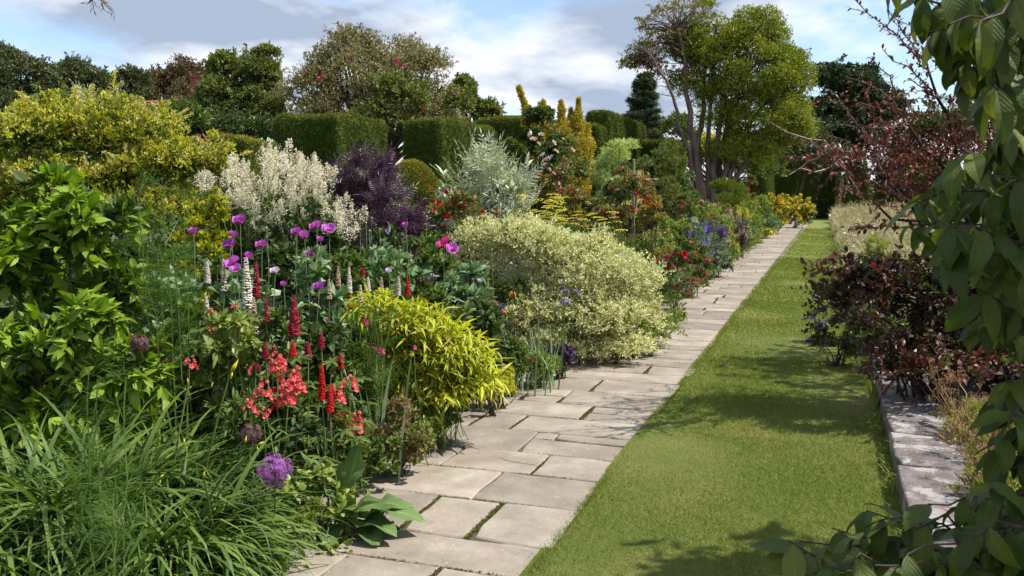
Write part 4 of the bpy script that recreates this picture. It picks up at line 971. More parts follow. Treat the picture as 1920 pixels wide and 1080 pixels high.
shrub('small_leaf_plant', 'low green fringe at the path edge below the broad wavy leaves and brown seed plant', 'perennial', 700, 4.72, 862, 38, L_MID, 1300, .03, T=T_R, sd=337, k=18, z0=.01, stems=False)
shrub('small_leaf_plant', 'green mat under the left skirt of the yellow bamboo', 'perennial', 775, 5.35, 790, 44, L_FRESH, 1300, .032, T=T_D, sd=338, k=18, z0=.01, stems=False)
# white plumes
def panicle(s):
    rr = seed(s); T = []; o = t_diamond(.5, .2, .1)
    for b in range(17):
        f = b / 17; ln = .5 * (1 - f) + .1; a = rr.uniform(0, 6.28); el = .6 + .6 * f; d = np.array([math.cos(a) * math.cos(el), math.sin(a) * math.cos(el), math.sin(el)]); o0 = np.array([0, 0, f * .85])
        for j in range(9):
            p = o0 + d * ln * (j + .5) / 9 + rr.normal(0, .018, 3); T.append((o, frames(unit(rr.normal(0, 1, (1, 3)) + [0, 0, .6]), rr.normal(0, 1, (1, 3)))[0], p, rr.uniform(.06, .11)))
    return join(*T)
T_PAN = [panicle(s) for s in (1, 2, 3, 4)]
D = 7.2; loc = base(520, D); rng = seed(33)
t = thing('fleeceflower', 'tall clump of frothy creamy white plumes in front of the dark yew', 'perennial', loc)
env = [(430, 335, 4), (455, 340, 4), (510, 300, 4), (530, 312, 5), (560, 322, 5), (590, 330, 4), (400, 350, 3), (465, 375, 7), (500, 350, 6), (540, 370, 6), (430, 372, 5), (575, 355, 4), (605, 340, 2), (480, 400, 4), (515, 395, 4), (560, 375, 4), (612, 420, 2), (640, 415, 4), (655, 405, 2), (625, 400, 2), (600, 375, 3), (585, 395, 2), (520, 430, 2), (650, 440, 2), (560, 470, 1), (530, 410, 2)]
P = []
for (x, y_, m) in env:
    for j in range(int(m * 1.6 + .5)): P.append(at(x + rng.normal(0, 13), y_ + rng.normal(0, 11) + 12, D + rng.uniform(-.5, .5)) - loc)
P = np.array(P); n = len(P); R = frames(rng.normal(0, 1, (n, 3)) * [1, 1, 0.02], np.c_[rng.normal(0, .3, (n, 2)), np.ones(n)])
copies('flower_plume', [piece_mesh('flower_plume', q, P_CREAMP, False) for q in T_PAN], R, P, rng.uniform(.13, .23, n), t, rng)
stems_to(rng, t, P[::2], .006, .25, L_STEM)
Ls = lumps(rng, (0, 0, 1.0), (.55, .45, .55), 20, .2)
leafy(rng, t, Ls, 900, .13, L_DEEP, T_LN + T_L[:2], out=.9, up=.1, name='foliage', thick=.8)
# black lace elder
t, L_, rng, h, r = shrub('black_elder', 'purple black lacy leaved shrub between the white plumes and the silver plant', 'shrub', 700, 8.2, 300, 98, L_PURP, 1900, .17, T=T_LACY, sd=34, k=40, lr=.26, z0=.5, kw=dict(out=.7, up=.5, rnd=.6, thick=.7, inner=.3), c=.35)
up_ = lumps(rng, (0, 0, h * .62), (r * 1.0, r * .8, h * .36), 14, .1); leafy(rng, t, up_, 220, .17, L_PURP, T_LACY, out=.4, up=1.1, rnd=.4, name='upper_foliage')
# silver plants
def silver(label, px, D, ytop, hw, n, sd, size=.34, nsh=26):
    t, L_, rng, h, r = shrub('silver_thistle', label, 'perennial', px, D, ytop + 26, hw, L_SILVER, n, size, T=T_SILV, sd=sd, k=26, lr=.32, z0=.35, kw=dict(out=.6, up=1.0, rnd=.45, thick=.6), c=.45, stem=L_PALE_STEM)
    n2_ = nsh; a = rng.uniform(0, 6.28, n2_); rr = r * np.sqrt(rng.random(n2_)); B = np.c_[rr * np.cos(a), rr * np.sin(a), h * rng.uniform(.55, .85, n2_)]
    tip = B * np.array([1.25, 1.25, 1]) ; tip[:, 2] = (h + 26 * D / F) * rng.uniform(.82, 1.0, n2_) * (1 - .18 * (rr / r) ** 2); g = Geo(); fl = []
    for b, e in zip(B, tip):
        q = curve(b, e, 6, rng=rng, jit=.01); tube(g, q, np.linspace(.008, .004, 6), 4); fl.append(q[1:])
    part('stem', g, L_SILVER, t); Q = np.concatenate([f for f in fl for _ in (0, 1, 2)]); m = len(Q); g = Geo(); u = unit(np.c_[rng.normal(0, 1, (m, 2)), np.full(m, .9)])
    g.put(T_LN[0], frames(u, np.tile([[0, 0, 1.]], (m, 1))), Q, size * rng.uniform(.35, .7, m)); part('shoot_leaves', g, L_SILVER, t, kind='stuff'); return t
silver('big silver grey thistle like plant between the yew blocks and the roses', 918, 11, 272, 84, 520, 35)
silver('smaller silver grey plant rising behind the black leaved shrub', 765, 9.3, 330, 34, 150, 36, .22, 10)
silver('silver leaved shrub tops showing behind the golden shrub', 175, 12, 178, 70, 260, 37, .26, 20)

# variegated bush
rng = seed(41); D = 8.9; loc = base(1065, D)
t = thing('variegated_bush', 'large cream variegated bush spilling over the middle of the path', 'shrub', loc)
ells = [(990, 462, 110, 52, 26), (1090, 520, 140, 90, 40), (930, 440, 75, 36, 14), (1165, 540, 75, 80, 20), (1080, 610, 135, 60, 28), (1190, 600, 55, 50, 12), (895, 520, 62, 80, 14), (1105, 470, 55, 34, 10), (1100, 655, 110, 22, 16), (1180, 640, 50, 22, 7)]
L_ = np.concatenate([crown_lumps(rng, loc, D, ells, .19, .75, squash=.6), crown_lumps(rng, loc, D, [(1000, 640, 60, 25, 7), (1090, 655, 90, 22, 12), (1170, 650, 60, 20, 8)], .16, .6, dD=-.5), crown_lumps(rng, loc, D, [(1090, 590, 135, 50, 26), (1000, 590, 70, 50, 12)], .18, .5, dD=-.38), crown_lumps(rng, loc, D, [(1080, 530, 130, 50, 20)], .18, .5, dD=-.2)]); L_ = L_[L_[:, 2] > .08]
stems_to(rng, t, L_[rng.choice(len(L_), 24, replace=False), :3], .016, .3, M_BARK)
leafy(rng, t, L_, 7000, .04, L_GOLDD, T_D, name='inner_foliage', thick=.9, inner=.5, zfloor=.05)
leafy(rng, t, L_, 88000, .036, L_VARI, [t_diamond(.36, .2, .15), t_diamond(.28, .2, .25), t_diamond(.42, .15, .1)], zmin=-.5, thick=.35, inner=.02, out=.7, up=.45, rnd=.55, zfloor=.04)
# the trailing tip over the path
tip = np.array([at(1200, 640, 8.7), at(1225, 625, 8.9), at(1248, 612, 9.2), at(1262, 600, 9.4)]) - loc; tip = np.c_[tip, np.full(4, .14), np.full(4, .14), np.full(4, .11)]
leafy(rng, t, tip, 3200, .036, L_FRESH, T_D, name='green_foliage', thick=.9, zfloor=.03)

# golden bamboo
D = 5.6; loc = base(800, D); rng = seed(42)
t = thing('golden_bamboo', 'glowing yellow dwarf bamboo mound arching towards the path', 'bamboo', loc)
TB = [t_leaf(w, 5, .12, b, peak=.35, twist=tw) for w, b, tw in ((.13, .3, .1), (.11, .55, -.3), (.15, .15, .2), (.12, .8, .3), (.10, .45, -.1))]
ells = [(700, 585, 42, 40, 12), (765, 610, 70, 50, 20), (830, 660, 90, 65, 30), (800, 720, 90, 60, 26), (890, 720, 48, 50, 12), (720, 680, 50, 60, 14)]
L_ = crown_lumps(rng, loc, D, ells, .13, .8); L_ = L_[L_[:, 2] > .1]
stems_to(rng, t, L_[:, :3] - [0, 0, .05], .003, .10, L_STEM, name='cane', n=4)
P, u, i = scatter(rng, L_, 3600, -.4, .5, .15); side = np.array([.55, -.75, 0.0]) # wind-combed towards path
d = u * .5 + side * .9 + np.array([0, 0, .28]) + rng.normal(0, .38, u.shape); d[:, 2] -= .5 * np.clip(.45 - P[:, 2], 0, 1)
R = frames(d, np.array([0, 0, 1.]) + u * .5 + rng.normal(0, .35, u.shape)); sc = rng.uniform(.07, .155, len(P)); ok = P[:, 2] > .06; P, R, sc, u = P[ok], R[ok], sc[ok], u[ok]
v = unit(CAMP - loc); scr = ((P - L_[:, :3].mean(0)) * v).sum(1) + .2 * rng.random(len(P)); o_ = np.argsort(-scr)[:800]; sel = rng.choice(o_, 300, replace=False); m = np.zeros(len(P), bool); m[sel] = True
copies('leaf', [piece_mesh('leaf', q, L_BAMB) for q in TB], R[m], P[m], sc[m], t, rng)
g = Geo(); k = rng.integers(0, 5, len(P))
for j in range(5): g.put(TB[j], R[(k == j) & ~m], P[(k == j) & ~m], sc[(k == j) & ~m])
part('foliage', g, L_BAMB, t, kind='stuff')
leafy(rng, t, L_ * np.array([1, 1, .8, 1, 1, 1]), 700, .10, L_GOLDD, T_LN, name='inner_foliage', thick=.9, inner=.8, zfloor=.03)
shrub('euonymus', 'small leaved golden euonymus at the right foot of the yellow bamboo', 'shrub', 938, 6.6, 668, 26, L_YELLOW, 2600, .022, sd=43, k=22, z0=.02)
shrub('euonymus', 'tiny tuft of golden euonymus sitting on the edge of the path', 'shrub', 921, 6.35, 768, 10, L_YELLOW, 500, .018, sd=44, k=8, z0=.01)

# ------------------------------------------------------------------ daylily clumps
TS = [t_blade(w, 8, a, b, tw, p) for w, a, b, tw, p in ((.032, 1.45, 1.9, .2, 1.3), (.036, 1.3, 2.2, -.4, 1.5), (.030, 1.5, 2.6, .3, 1.6), (.035, 1.15, 1.7, .5, 1.2), (.031, 1.4, 1.3, -.2, 1.8), (.033, 1.5, 2.9, .2, 2.0), (.028, 1.2, 2.4, .6, 1.2), (.034, 1.35, 2.0, -.5, 1.0))]
def lily(label, px, D, sd, n=300, ln=.95, r=.22, buds=(), extra=900, mat=None):
    ln *= .9; rng = seed(sd + 500); loc = base(px, D); t = thing('daylily_clump', label, 'daylily', loc, 'daylily clumps at the lower left')
    def arr(n):
        a = rng.uniform(0, 6.283, n); q = r * np.sqrt(rng.random(n)); P = np.c_[q * np.cos(a), q * np.sin(a), np.zeros(n)]
        b = a + rng.normal(0, .6, n); d = np.c_[np.cos(b) + .15, np.sin(b) - .25, rng.normal(.0, .12, n)]; return P, frames(d, np.c_[rng.normal(0, .18, (n, 2)), np.ones(n)]), ln * rng.uniform(.6, 1.12, n)
    P, R, sc = arr(n); copies('leaf', [piece_mesh('leaf', q, mat or L_LILY) for q in TS], R, P, sc, t, rng)
    P, R, sc = arr(extra); g = Geo(); k = rng.integers(0, 8, extra)
    for j in range(8): g.put(TS[j], R[k == j], P[k == j], sc[k == j] * .85)
    part('foliage', g, mat or L_LILY, t, kind='stuff')
    for (x, y_, Db, dx, dz, s) in buds:
        tipp = at(x, y_, Db) - loc; g = Geo(); a = rng.normal(0, .08, 3) * [1, 1, 0]; st = tipp - np.array([dx, 0, dz]) * s * .5
        tube(g, curve(a, st, 8, ctrl=a * .6 + st * .4 + np.array([0, 0, .1])), np.linspace(.006, .0035, 8), 5); part('flower_stem', g, L_STEM, t)
        bud = join((t_octa(.13, .5, .13), np.eye(3), np.array([0, .45, 0]), 1), (t_leaf(.2, 4, -.3, 0), np.eye(3), np.array([0, 0, .04]), 1.05))
        copies('bud', [piece_mesh('bud', bud, P_YEL)], frames(np.array([[dx, .1, dz]]), (0, 0, 1)), [st], s, t)
        if rng.random() < .6: copies('bud', [piece_mesh('bud', bud, P_YEL)], frames(np.array([[dx * -.6 + .2, .3, dz * .7]]), (0, 0, 1)), [st + np.array([.005, 0, -.02])], s * .55, t)
lily('daylily clump of strap leaves at the bottom left corner of the picture', 20, 3.55, 1)
lily('daylily clump with pale buds below the broad green bush', 150, 3.75, 2, buds=[(300, 895, 3.3, .5, .4, .035), (345, 828, 3.6, -.1, .9, .03)])
lily('tall daylily clump with the big open yellow bud on a leaning stem', 300, 4.0, 3, ln=.82, buds=[(437, 690, 3.9, .45, .75, .085), (352, 715, 3.9, -.2, .9, .03)])
lily('daylily clump whose leaves sweep down to the small leafy plant by the path', 275, 3.45, 4, ln=.8, buds=[(488, 832, 3.3, .8, .45, .04), (382, 890, 3.1, .1, .9, .03), (460, 825, 3.35, .2, .9, .035)])
lily('daylily clump at the bottom edge, nearest the camera', 100, 3.1, 5, ln=.7, extra=600, n=260)
lily('daylily clump beyond the others, beside the coral snapdragons', 240, 4.5, 6, ln=.75, extra=700, n=240)

# feathery foliage plants
def feathery(label, px, D, ytop, n, sd, spread=.16, ybot=None, mat=None, nst=5, fs=.2, z0=.2):
    rng = seed(sd + 600); loc = base(px, D); h = hz(ytop, D); t = thing('feathery_plant', label, 'perennial', loc, 'feathery leaved plants')
    g = Geo(); Q = []
    for i in range(nst):
        tp = np.array([rng.normal(0, spread), rng.normal(0, spread), h * rng.uniform(.75, 1)]); q = curve(rng.normal(0, .05, 3) * [1, 1, 0], tp, 9, rng=rng, jit=.008); tube(g, q, np.linspace(.006, .002, 9), 4)
        m = n // nst; f = rng.uniform(z0, 1, m) * 8; i0 = np.minimum(7, f.astype(int)); Q.append(q[i0] + (q[i0 + 1] - q[i0]) * (f - i0)[:, None])
    part('stem', g, L_STEM, t); Q = np.concatenate(Q); m = len(Q); g = Geo(); k = rng.integers(0, 2, m); d = np.c_[rng.normal(0, 1, (m, 2)), rng.uniform(.1, 1.1, m)]; R = frames(d, np.tile([[0, 0, 1.]], (m, 1)))
    for j in (0, 1): g.put(T_FEATHER[j], R[k == j], Q[k == j], fs * rng.uniform(.6, 1.3, (k == j).sum()))
    part('foliage', g, mat or L_FERN, t, kind='stuff'); return t
feathery('tall feathery leaved plant standing among the daylilies at the lower left', 130, 3.1, 640, 70, 1, .07, nst=4, fs=.18, z0=.25)
feathery('second feathery plant low at the bottom left over the daylily leaves', 180, 2.9, 870, 50, 2, .12, fs=.17)
feathery('tall thin feathery plant left of the white lupins', 325, 4.6, 350, 140, 3, .12, nst=6, fs=.22, z0=.4)
feathery('feathery plant between the green bush and the coral snapdragon', 285, 4.7, 450, 90, 4, .10, fs=.2, z0=.4)
feathery('wispy feathery plant in front of the bamboo left side', 690, 5.2, 520, 120, 5, .09, fs=.16, z0=.35)
feathery('feathery green stems below the magenta flowers', 745, 6.6, 500, 120, 6, .12, fs=.2, z0=.4)

# ------------------------------------------------------------------ leafy filling of the border
fills = [ # px, D, ytop, hw, material, n, size, T, label
 (300, 5.6, 500, 60, L_GLAUC, 900, .085, T_R + T_L, 'blue green poppy leaves right of the broad green bush'),
 (390, 5.9, 480, 55, L_MID, 1200, .07, T_D, 'mid green leafy clump behind the leftmost white lupins'),
 (450, 5.5, 505, 50, L_GLAUC, 900, .085, T_R + T_L, 'blue green leaf clump around the tall white lupin'),
 (520, 6.1, 462, 55, L_DEEP, 1300, .07, T_L, 'deep green leaf clump under the white plumes'),
 (590, 5.8, 485, 50, L_GLAUC, 1000, .08, T_R, 'grey green poppy foliage below the purple poppy trio'),
 (650, 6.3, 470, 55, L_MID, 1300, .06, T_D, 'green leafy clump left of the small white poppy'),
 (730, 6.8, 470, 55, L_GLAUC, 1200, .08, T_R, 'grey green leaf clump behind the top of the bamboo'),
 (800, 7.1, 458, 58, L_MID, 1500, .065, T_D, 'mid green clump below the two tone poppy'),
 (870, 7.0, 480, 48, L_GLAUC, 1200, .08, T_R + T_L, 'grey green poppy leaves against the variegated bush'),
 (830, 6.4, 540, 52, L_MID, 1100, .07, T_L, 'leafy clump right behind the bamboo crest'),
 (905, 6.6, 575, 42, L_DEEP, 1000, .07, T_L, 'dark leafy clump between bamboo and variegated bush'),
 (340, 4.9, 610, 50, L_MID, 900, .07, T_L, 'green clump below the left feathery plants'),
 (430, 4.7, 590, 55, L_FRESH, 800, .075, T_LN + T_L, 'fresh green snapdragon foliage left of the crimson lupins'),
 (520, 4.8, 600, 52, L_MID, 1000, .07, T_LN + T_L, 'green foliage around the dark white tipped lupin'),
 (600, 4.9, 610, 45, L_DEEP, 1000, .065, T_L, 'dark foliage behind the scarlet lupin'),
 (650, 5.1, 640, 40, L_MID, 900, .05, T_D, 'small leaved green clump left of the bamboo'),
 (530, 4.35, 745, 45, L_DEEP, 900, .05, T_L, 'dark green leaves under the coral snapdragons'),
 (450, 4.3, 730, 50, L_MID, 900, .06, T_LN, 'narrow leaved clump behind the arching daylily leaves'),
 (655, 4.75, 775, 32, L_MID, 1100, .035, T_D, 'small leaved snapdragon base beside the broad wavy leaves'),
 (960, 7.0, 640, 40, L_MID, 1100, .05, T_D, 'leafy clump between bamboo and iris leaves'),
 (1010, 7.4, 668, 40, L_FRESH, 1500, .045, T_R, 'low bright green strawberry like leaves at the path edge'),
 (960, 8.6, 520, 40, L_MID, 900, .06, T_D, 'mid green clump at the left flank of the variegated bush'),
 (600, 6.9, 420, 45, L_DEEP, 900, .08, T_L, 'dark leaves between the white plumes and purple poppies'),
 (700, 7.6, 440, 70, L_DEEP, 1200, .07, T_D, 'dark clump at the foot of the black leaved shrub'),
 (810, 9.2, 420, 60, L_MID, 1800, .06, T_D, 'green clump around the red rose bush foot'),
 (1190, 12.5, 440, 40, L_MID, 2000, .06, T_D, 'green clump behind the shoulder of the variegated bush'),
 (1225, 13.4, 425, 42, L_FRESH, 2600, .055, T_LN, 'fresh green willowy perennial left of the pink penstemons'),
 (1265, 15.5, 405, 40, L_FRESH, 2400, .06, T_D, 'fresh green mound below the pink rose'),
 (1235, 12.6, 490, 30, L_MID, 1500, .05, T_D, 'low green clump at the foot of the willowy perennial'),
 (1120, 11.2, 420, 50, L_DEEP, 2000, .06, T_D, 'dark green achillea leaves above the variegated bush'),
 (1290, 19, 365, 45, L_MID, 3000, .07, T_D, 'green bush left of the rusty broom'),
 (1330, 22, 385, 40, L_FRESH, 2600, .07, T_D, 'light green mound in front of the rusty broom'),
 (1400, 27, 372, 36, L_FRESH, 2600, .08, T_D, 'yellowish green mound left of the golden flowered mass'),
 (1385, 32, 362, 30, L_MID, 2200, .09, T_D, 'green bush under the leaning trunks'),
 (1425, 33, 368, 22, L_FRESH, 1800, .09, T_D, 'pale green bush left of the narrow lit hedge edge'),
 (1530, 62, 368, 22, L_DEEP, 1200, .16, T_D, 'dark low shrub at the end of the lawn'),
]
for i, (px, D, yt, hw, m, n, sz, T, lab) in enumerate(fills):
    shrub('leafy_perennial', lab, 'perennial', px, D, yt, hw, m, int(n * 1.25), sz, T=T, sd=100 + i, k=22, lr=.3, z0=.05, group='leafy perennials of the border', stem=L_STEM, kw=dict(thick=.7, inner=.3, rnd=.6), c=.7, pieces=(60 if D < 6 and sz > .06 else 0), depth=.9)

# ------------------------------------------------------------------ poppies
pods = join((t_octa(.32, .32, .42), np.eye(3), np.array([0, 0, .3]), 1), *[(t_diamond(.3, 0, 0), f[1], np.array([0, 0, .66]), .36) for f in fan(t_diamond(.3), 8, .05)])
def stemline(rng, g, tip, r=.0035, n=8, lean=.06):
    a = np.r_[rng.normal(0, lean, 2), 0]; q = curve(a, tip, n, rng=rng, jit=.006, ctrl=a * .3 + np.array([tip[0], tip[1], tip[2] * .6]) * .7); tube(g, q, np.linspace(r, r * .6, n), 5); return q
def poppy(label, px, py, D, mat, s, tilt=(0, -.3), kind=0, leaves=5, pod=True, group='opium poppies in the border'):
    rng = seed(int(px * 7 + py)); loc = base(px, D); tip = at(px, py, D) - loc; tip[2] -= s * .35; t = thing('poppy', label, 'flower', loc, group)
    g = Geo(); q = stemline(rng, g, tip); part('stem', g, L_PALE_STEM, t)
    d = unit(np.array([tilt[0], tilt[1], 1.0])); R = frames(np.array([np.cross(d, [1, 0.2, 0])]), d)
    copies('flower', [piece_mesh('flower', T_POPPY[kind], mat)], R, [tip], s, t)
    if pod: copies('seed_head', [piece_mesh('seed_head', pods, L_POD)], R, [tip + d * s * .05], s * .34, t)
    m = leaves; f = rng.uniform(.35, .85, m) * 7; i0 = f.astype(int); P = q[i0]; a = rng.uniform(0, 6.28, m)
    copies('leaf', [piece_mesh('leaf', x, L_GLAUC) for x in (t_leaf(.5, 5, .12, .4, wave=.35), t_leaf(.42, 5, .2, .7, wave=.4))], frames(np.c_[np.cos(a), np.sin(a), np.full(m, .5)], np.tile([[0, 0, 1.]], (m, 1))), P, rng.uniform(.08, .14, m), t, rng)
pp = [(450, 412, 5.6, P_MAUVE, .062, 0, (.1, -.5), 'open mauve poppy, highest above the white lupins'), (363, 434, 5.8, P_MAUVE, .052, 2, (0, -.2), 'mauve poppy alone at the left against the yellow leaved bush'),
 (436, 440, 5.9, P_MAUVE, .048, 2, (.2, -.1), 'half hidden mauve poppy touching the one below it'), (432, 457, 5.6, P_MAUVE, .060, 0, (0, -.6), 'wide mauve poppy just below the highest one'),
 (491, 458, 5.6, P_MAUVE, .052, 0, (0, -.4), 'mauve poppy cup right of the stacked pair'), (436, 488, 5.3, P_MAUVE, .062, 1, (-.2, -.8), 'flat mauve poppy behind the second white lupin'),
 (464, 480, 5.3, P_MAUVE, .045, 2, (.5, -.2), 'small mauve poppy above the tallest white lupin'), (443, 500, 5.2, P_MAUVE, .040, 1, (0, -.8), 'lowest flat mauve poppy beside the white lupins'),
 (557, 433, 5.8, P_MAUVE, .048, 0, (-.1, -.5), 'mauve poppy at upper left of the touching pair'), (571, 441, 5.7, P_MAUVE, .055, 2, (.1, -.5), 'dark centred mauve poppy, lower right of the touching pair'),
 (594, 423, 5.9, P_MAUVE, .060, 0, (-.2, -.5), 'left half of the big double mauve poppies by the white plume'), (617, 425, 5.95, P_MAUVE, .060, 1, (.3, -.5), 'right ruffled one of the big double mauve poppies'),
 (601, 449, 5.8, P_MAUVE, .040, 2, (0, -.3), 'small mauve poppy below the big double blooms'), (582, 473, 5.8, P_MAUVE, .045, 1, (0, -.6), 'dusky pink mauve poppy partly hidden in leaves'),
 (532, 533, 5.2, P_MAUVE, .034, 2, (0, -.2), 'tiny closed purple poppy above the crimson lupin'), (599, 536, 5.2, P_MAUVE, .050, 0, (0, -.5), 'lilac poppy low in the leaves right of the crimson lupin'),
 (760, 422, 6.6, P_MAUVE, .042, 2, (0, -.2), 'small mauve poppy alone in front of the black leaved shrub'), (833, 451, 6.7, P_MAGENTA, .065, 1, (-.4, -.7), 'large magenta red petals of the two tone poppy'),
 (848, 462, 6.7, P_MAUVE, .06, 1, (.5, -.9), 'violet drooping half of the two tone poppy'), (516, 507, 5.4, P_PALE, .042, 0, (0, -.3), 'pale lilac white poppy in the leaf mass'),
 (729, 508, 6.4, P_PALE, .042, 2, (0, -.2), 'small white poppy above the bamboo'), (900, 527, 6.8, P_PALE, .032, 2, (0, 0), 'tiny white poppy in front of the variegated bush')]
for (x, y_, D, m, s, k, tl, lab) in pp: poppy(lab, x, y_, D, m, s, tl, k)
# poppy seed heads on thin stems, and buds
rng = seed(71)
for i, (x, y_, D, lab) in enumerate([(675, 413, 6.9, 'poppy pod left of the row in front of the dark shrub'), (686, 420, 6.9, 'second poppy pod of the row in front of the dark shrub'), (697, 411, 7.0, 'tallest poppy pod of the row before the dark shrub'), (712, 432, 6.8, 'low poppy pod at the right end of the row'),
        (693, 435, 6.7, 'lower poppy pod below the row'), (800, 408, 7.2, 'poppy pod left of the red roses foot'), (910, 441, 7.4, 'poppy pod held up before the variegated bush'), (922, 470, 7.2, 'poppy pod beside the crest of the variegated bush'), (555, 452, 5.7, 'poppy pod below the touching pair'), (500, 430, 5.7, 'poppy pod on a hooked stem beside the mauve cup')]):
    loc = base(x, D); t = thing('poppy_seed_head', lab, 'seed head', loc, 'poppy seed heads'); tip = at(x, y_, D) - loc; g = Geo(); stemline(rng, g, tip, .0028); part('stem', g, L_PALE_STEM, t)
    copies('pod', [piece_mesh('pod', pods, L_POD)], rotz(rng.uniform(0, 3, 1)), [tip], .030, t)

# ------------------------------------------------------------------ lupins
def lupin(label, px, yt, yb, D, mat, Ti=0, rough=False, lean=0.0, leaves=5, wd=1.0):
    rng = seed(int(px * 3 + yt)); loc = base(px, D); top = at(px + lean, yt, D) - loc; bot = at(px, yb, D) - loc; ln = np.linalg.norm(top - bot); t = thing('lupin', label, 'flower', loc, 'lupins in the border')
    g = Geo(); q = stemline(rng, g, bot, .006); tube(g, curve(bot, bot + (top - bot) * .97, 4), [.005, .004, .003, .001], 5); part('stem', g, L_STEM, t)
    TT = T_LUPINR if rough else T_LUPIN; T = TT[Ti % len(TT)]; k = ln / .24
    R = frames(np.array([[1., 0, 0]]) , (top - bot) / ln); copies('flower_spike', [piece_mesh('flower_spike', T, mat, True)], R, [bot], np.array([[1.15 * wd, 1.15 * wd, k]]) * np.array([[max(.7, min(1.3, k)), max(.7, min(1.3, k)), 1]]), t)
    m = leaves; a = rng.uniform(0, 6.28, m); P = q[rng.integers(3, 7, m)] + np.c_[np.cos(a), np.sin(a), np.full(m, .4)] * .1
    copies('leaf', [piece_mesh('leaf', x, L_MID) for x in T_PALM], frames(np.c_[-np.sin(a), np.cos(a), rng.normal(0, .2, m)], np.tile([[0, 0, 1.]], (m, 1)) + rng.normal(0, .3, (m, 3))), P, rng.uniform(.07, .1, m), t, rng)
for args in [('cream white lupin at the left end beside the feathery plant', 389, 490, 530, 5.3, P_WHITE, 0), ('white lupin with blush base, second from the left', 420, 488, 545, 5.3, P_WHITE, 1, True),
  ('tallest long white lupin fading to pink below', 464, 486, 575, 5.0, P_WHITE, 2, False, -6), ('spent blush lupin stem under the tallest white one', 478, 560, 625, 4.95, P_BLUSH, 1, True, -6),
  ('short white lupin with yellow tip above the coral snapdragon', 388, 556, 605, 4.9, P_WHITE, 1), ('white lupin in front of the fading plume foot', 655, 503, 548, 5.9, P_WHITE, 2),
  ('blush cream lupin left of the white one', 634, 500, 535, 6.0, P_BLUSH, 0, True), ('chubby white lupin just above the bamboo tips', 747, 518, 553, 6.0, P_WHITE, 0), ('white lupin half hidden behind the bamboo top left', 690, 520, 545, 6.1, P_WHITE, 1),
  ('blush lupin behind the bamboo top', 715, 520, 550, 6.2, P_BLUSH, 0, True), ('pale lupin low left of the bamboo crest', 676, 535, 565, 6.0, P_WHITE, 2, True), ('small pale lupin below the lilac poppy', 617, 525, 560, 5.6, P_BLUSH, 1, True),
  ('dark crimson lupin behind the tallest white lupin', 481, 493, 555, 5.2, P_CRIM, 0), ('crimson and white lupin in the middle of the red group', 500, 558, 602, 4.7, P_CRIM, 1, True), ('very large crimson lupin, widest spike of all', 552, 557, 628, 4.5, P_CRIM, 2, False, 2, 5, 1.3),
  ('small crimson lupin beside the widest spike', 515, 590, 612, 4.8, P_CRIM, 0), ('crimson lupin leaning right above the scarlet one', 578, 642, 670, 4.5, P_CRIM, 1, False, -8), ('crimson lupin bud right of the leaning one', 602, 624, 652, 4.6, P_CRIM, 0),
  ('short red lupin left of the coral snapdragon cluster', 498, 642, 672, 4.4, P_CRIM, 1), ('small red lupin between coral snapdragons', 549, 640, 668, 4.4, P_RED, 2), ('tall slender bright scarlet lupin', 604, 684, 748, 4.2, P_RED, 0), ('scarlet lupin standing just right of the slender one', 619, 722, 772, 4.2, P_RED, 1),
  ('small red lupin at the left of the bamboo', 638, 664, 690, 4.7, P_RED, 0), ('red lupin just above the bamboo crest', 764, 522, 553, 6.0, P_RED, 1), ('short red lupin behind the top left of the bamboo', 657, 548, 575, 5.9, P_RED, 2, True),
  ('thin dark purple red lupin between bamboo and variegated bush', 922, 546, 600, 6.9, P_CRIM, 1, True, -3, 3, .6), ('tiny red lupin above the long white ones right', 680, 503, 515, 6.2, P_RED, 0)]:
    lupin(*args)

# ------------------------------------------------------------------ snapdragons
def snap(label, px, yt, yb, D, mat, nf, sp=.03, s=.022, leaf=L_MID, lean=0, name='snapdragon', T=None, group='coral snapdragons'):
    rng = seed(int(px * 5 + yt)); loc = base(px, D); top = at(px + lean, yt, D) - loc; bot = at(px, yb, D) - loc; t = thing(name, label, 'flower', loc, group)
    g = Geo(); q = stemline(rng, g, bot, .004); tube(g, curve(bot, top, 5), np.linspace(.003, .001, 5), 4); part('stem', g, L_STEM, t)
    f = rng.random(nf); a = rng.uniform(0, 6.28, nf); u = np.c_[np.cos(a), np.sin(a), np.zeros(nf)]; P = bot + (top - bot) * f[:, None] + u * sp * (1.1 - .6 * f[:, None])
    copies('flower', [piece_mesh('flower', x, mat) for x in (T or T_SNAP)], frames(np.cross(u, [0, 0, 1.]), u + [0, 0, .25]), P, s * (1.15 - .5 * f) * rng.uniform(.8, 1.25, nf), t, rng)
    m = 16; i0 = rng.integers(2, 7, m); a = rng.uniform(0, 6.28, m); g = Geo(); g.put(T_LN[0], frames(np.c_[np.cos(a), np.sin(a), np.full(m, .7)], np.tile([[0, 0, 1.]], (m, 1))), q[i0] + rng.normal(0, .02, (m, 3)), rng.uniform(.05, .09, m)); part('foliage', g, leaf, t, kind='stuff')
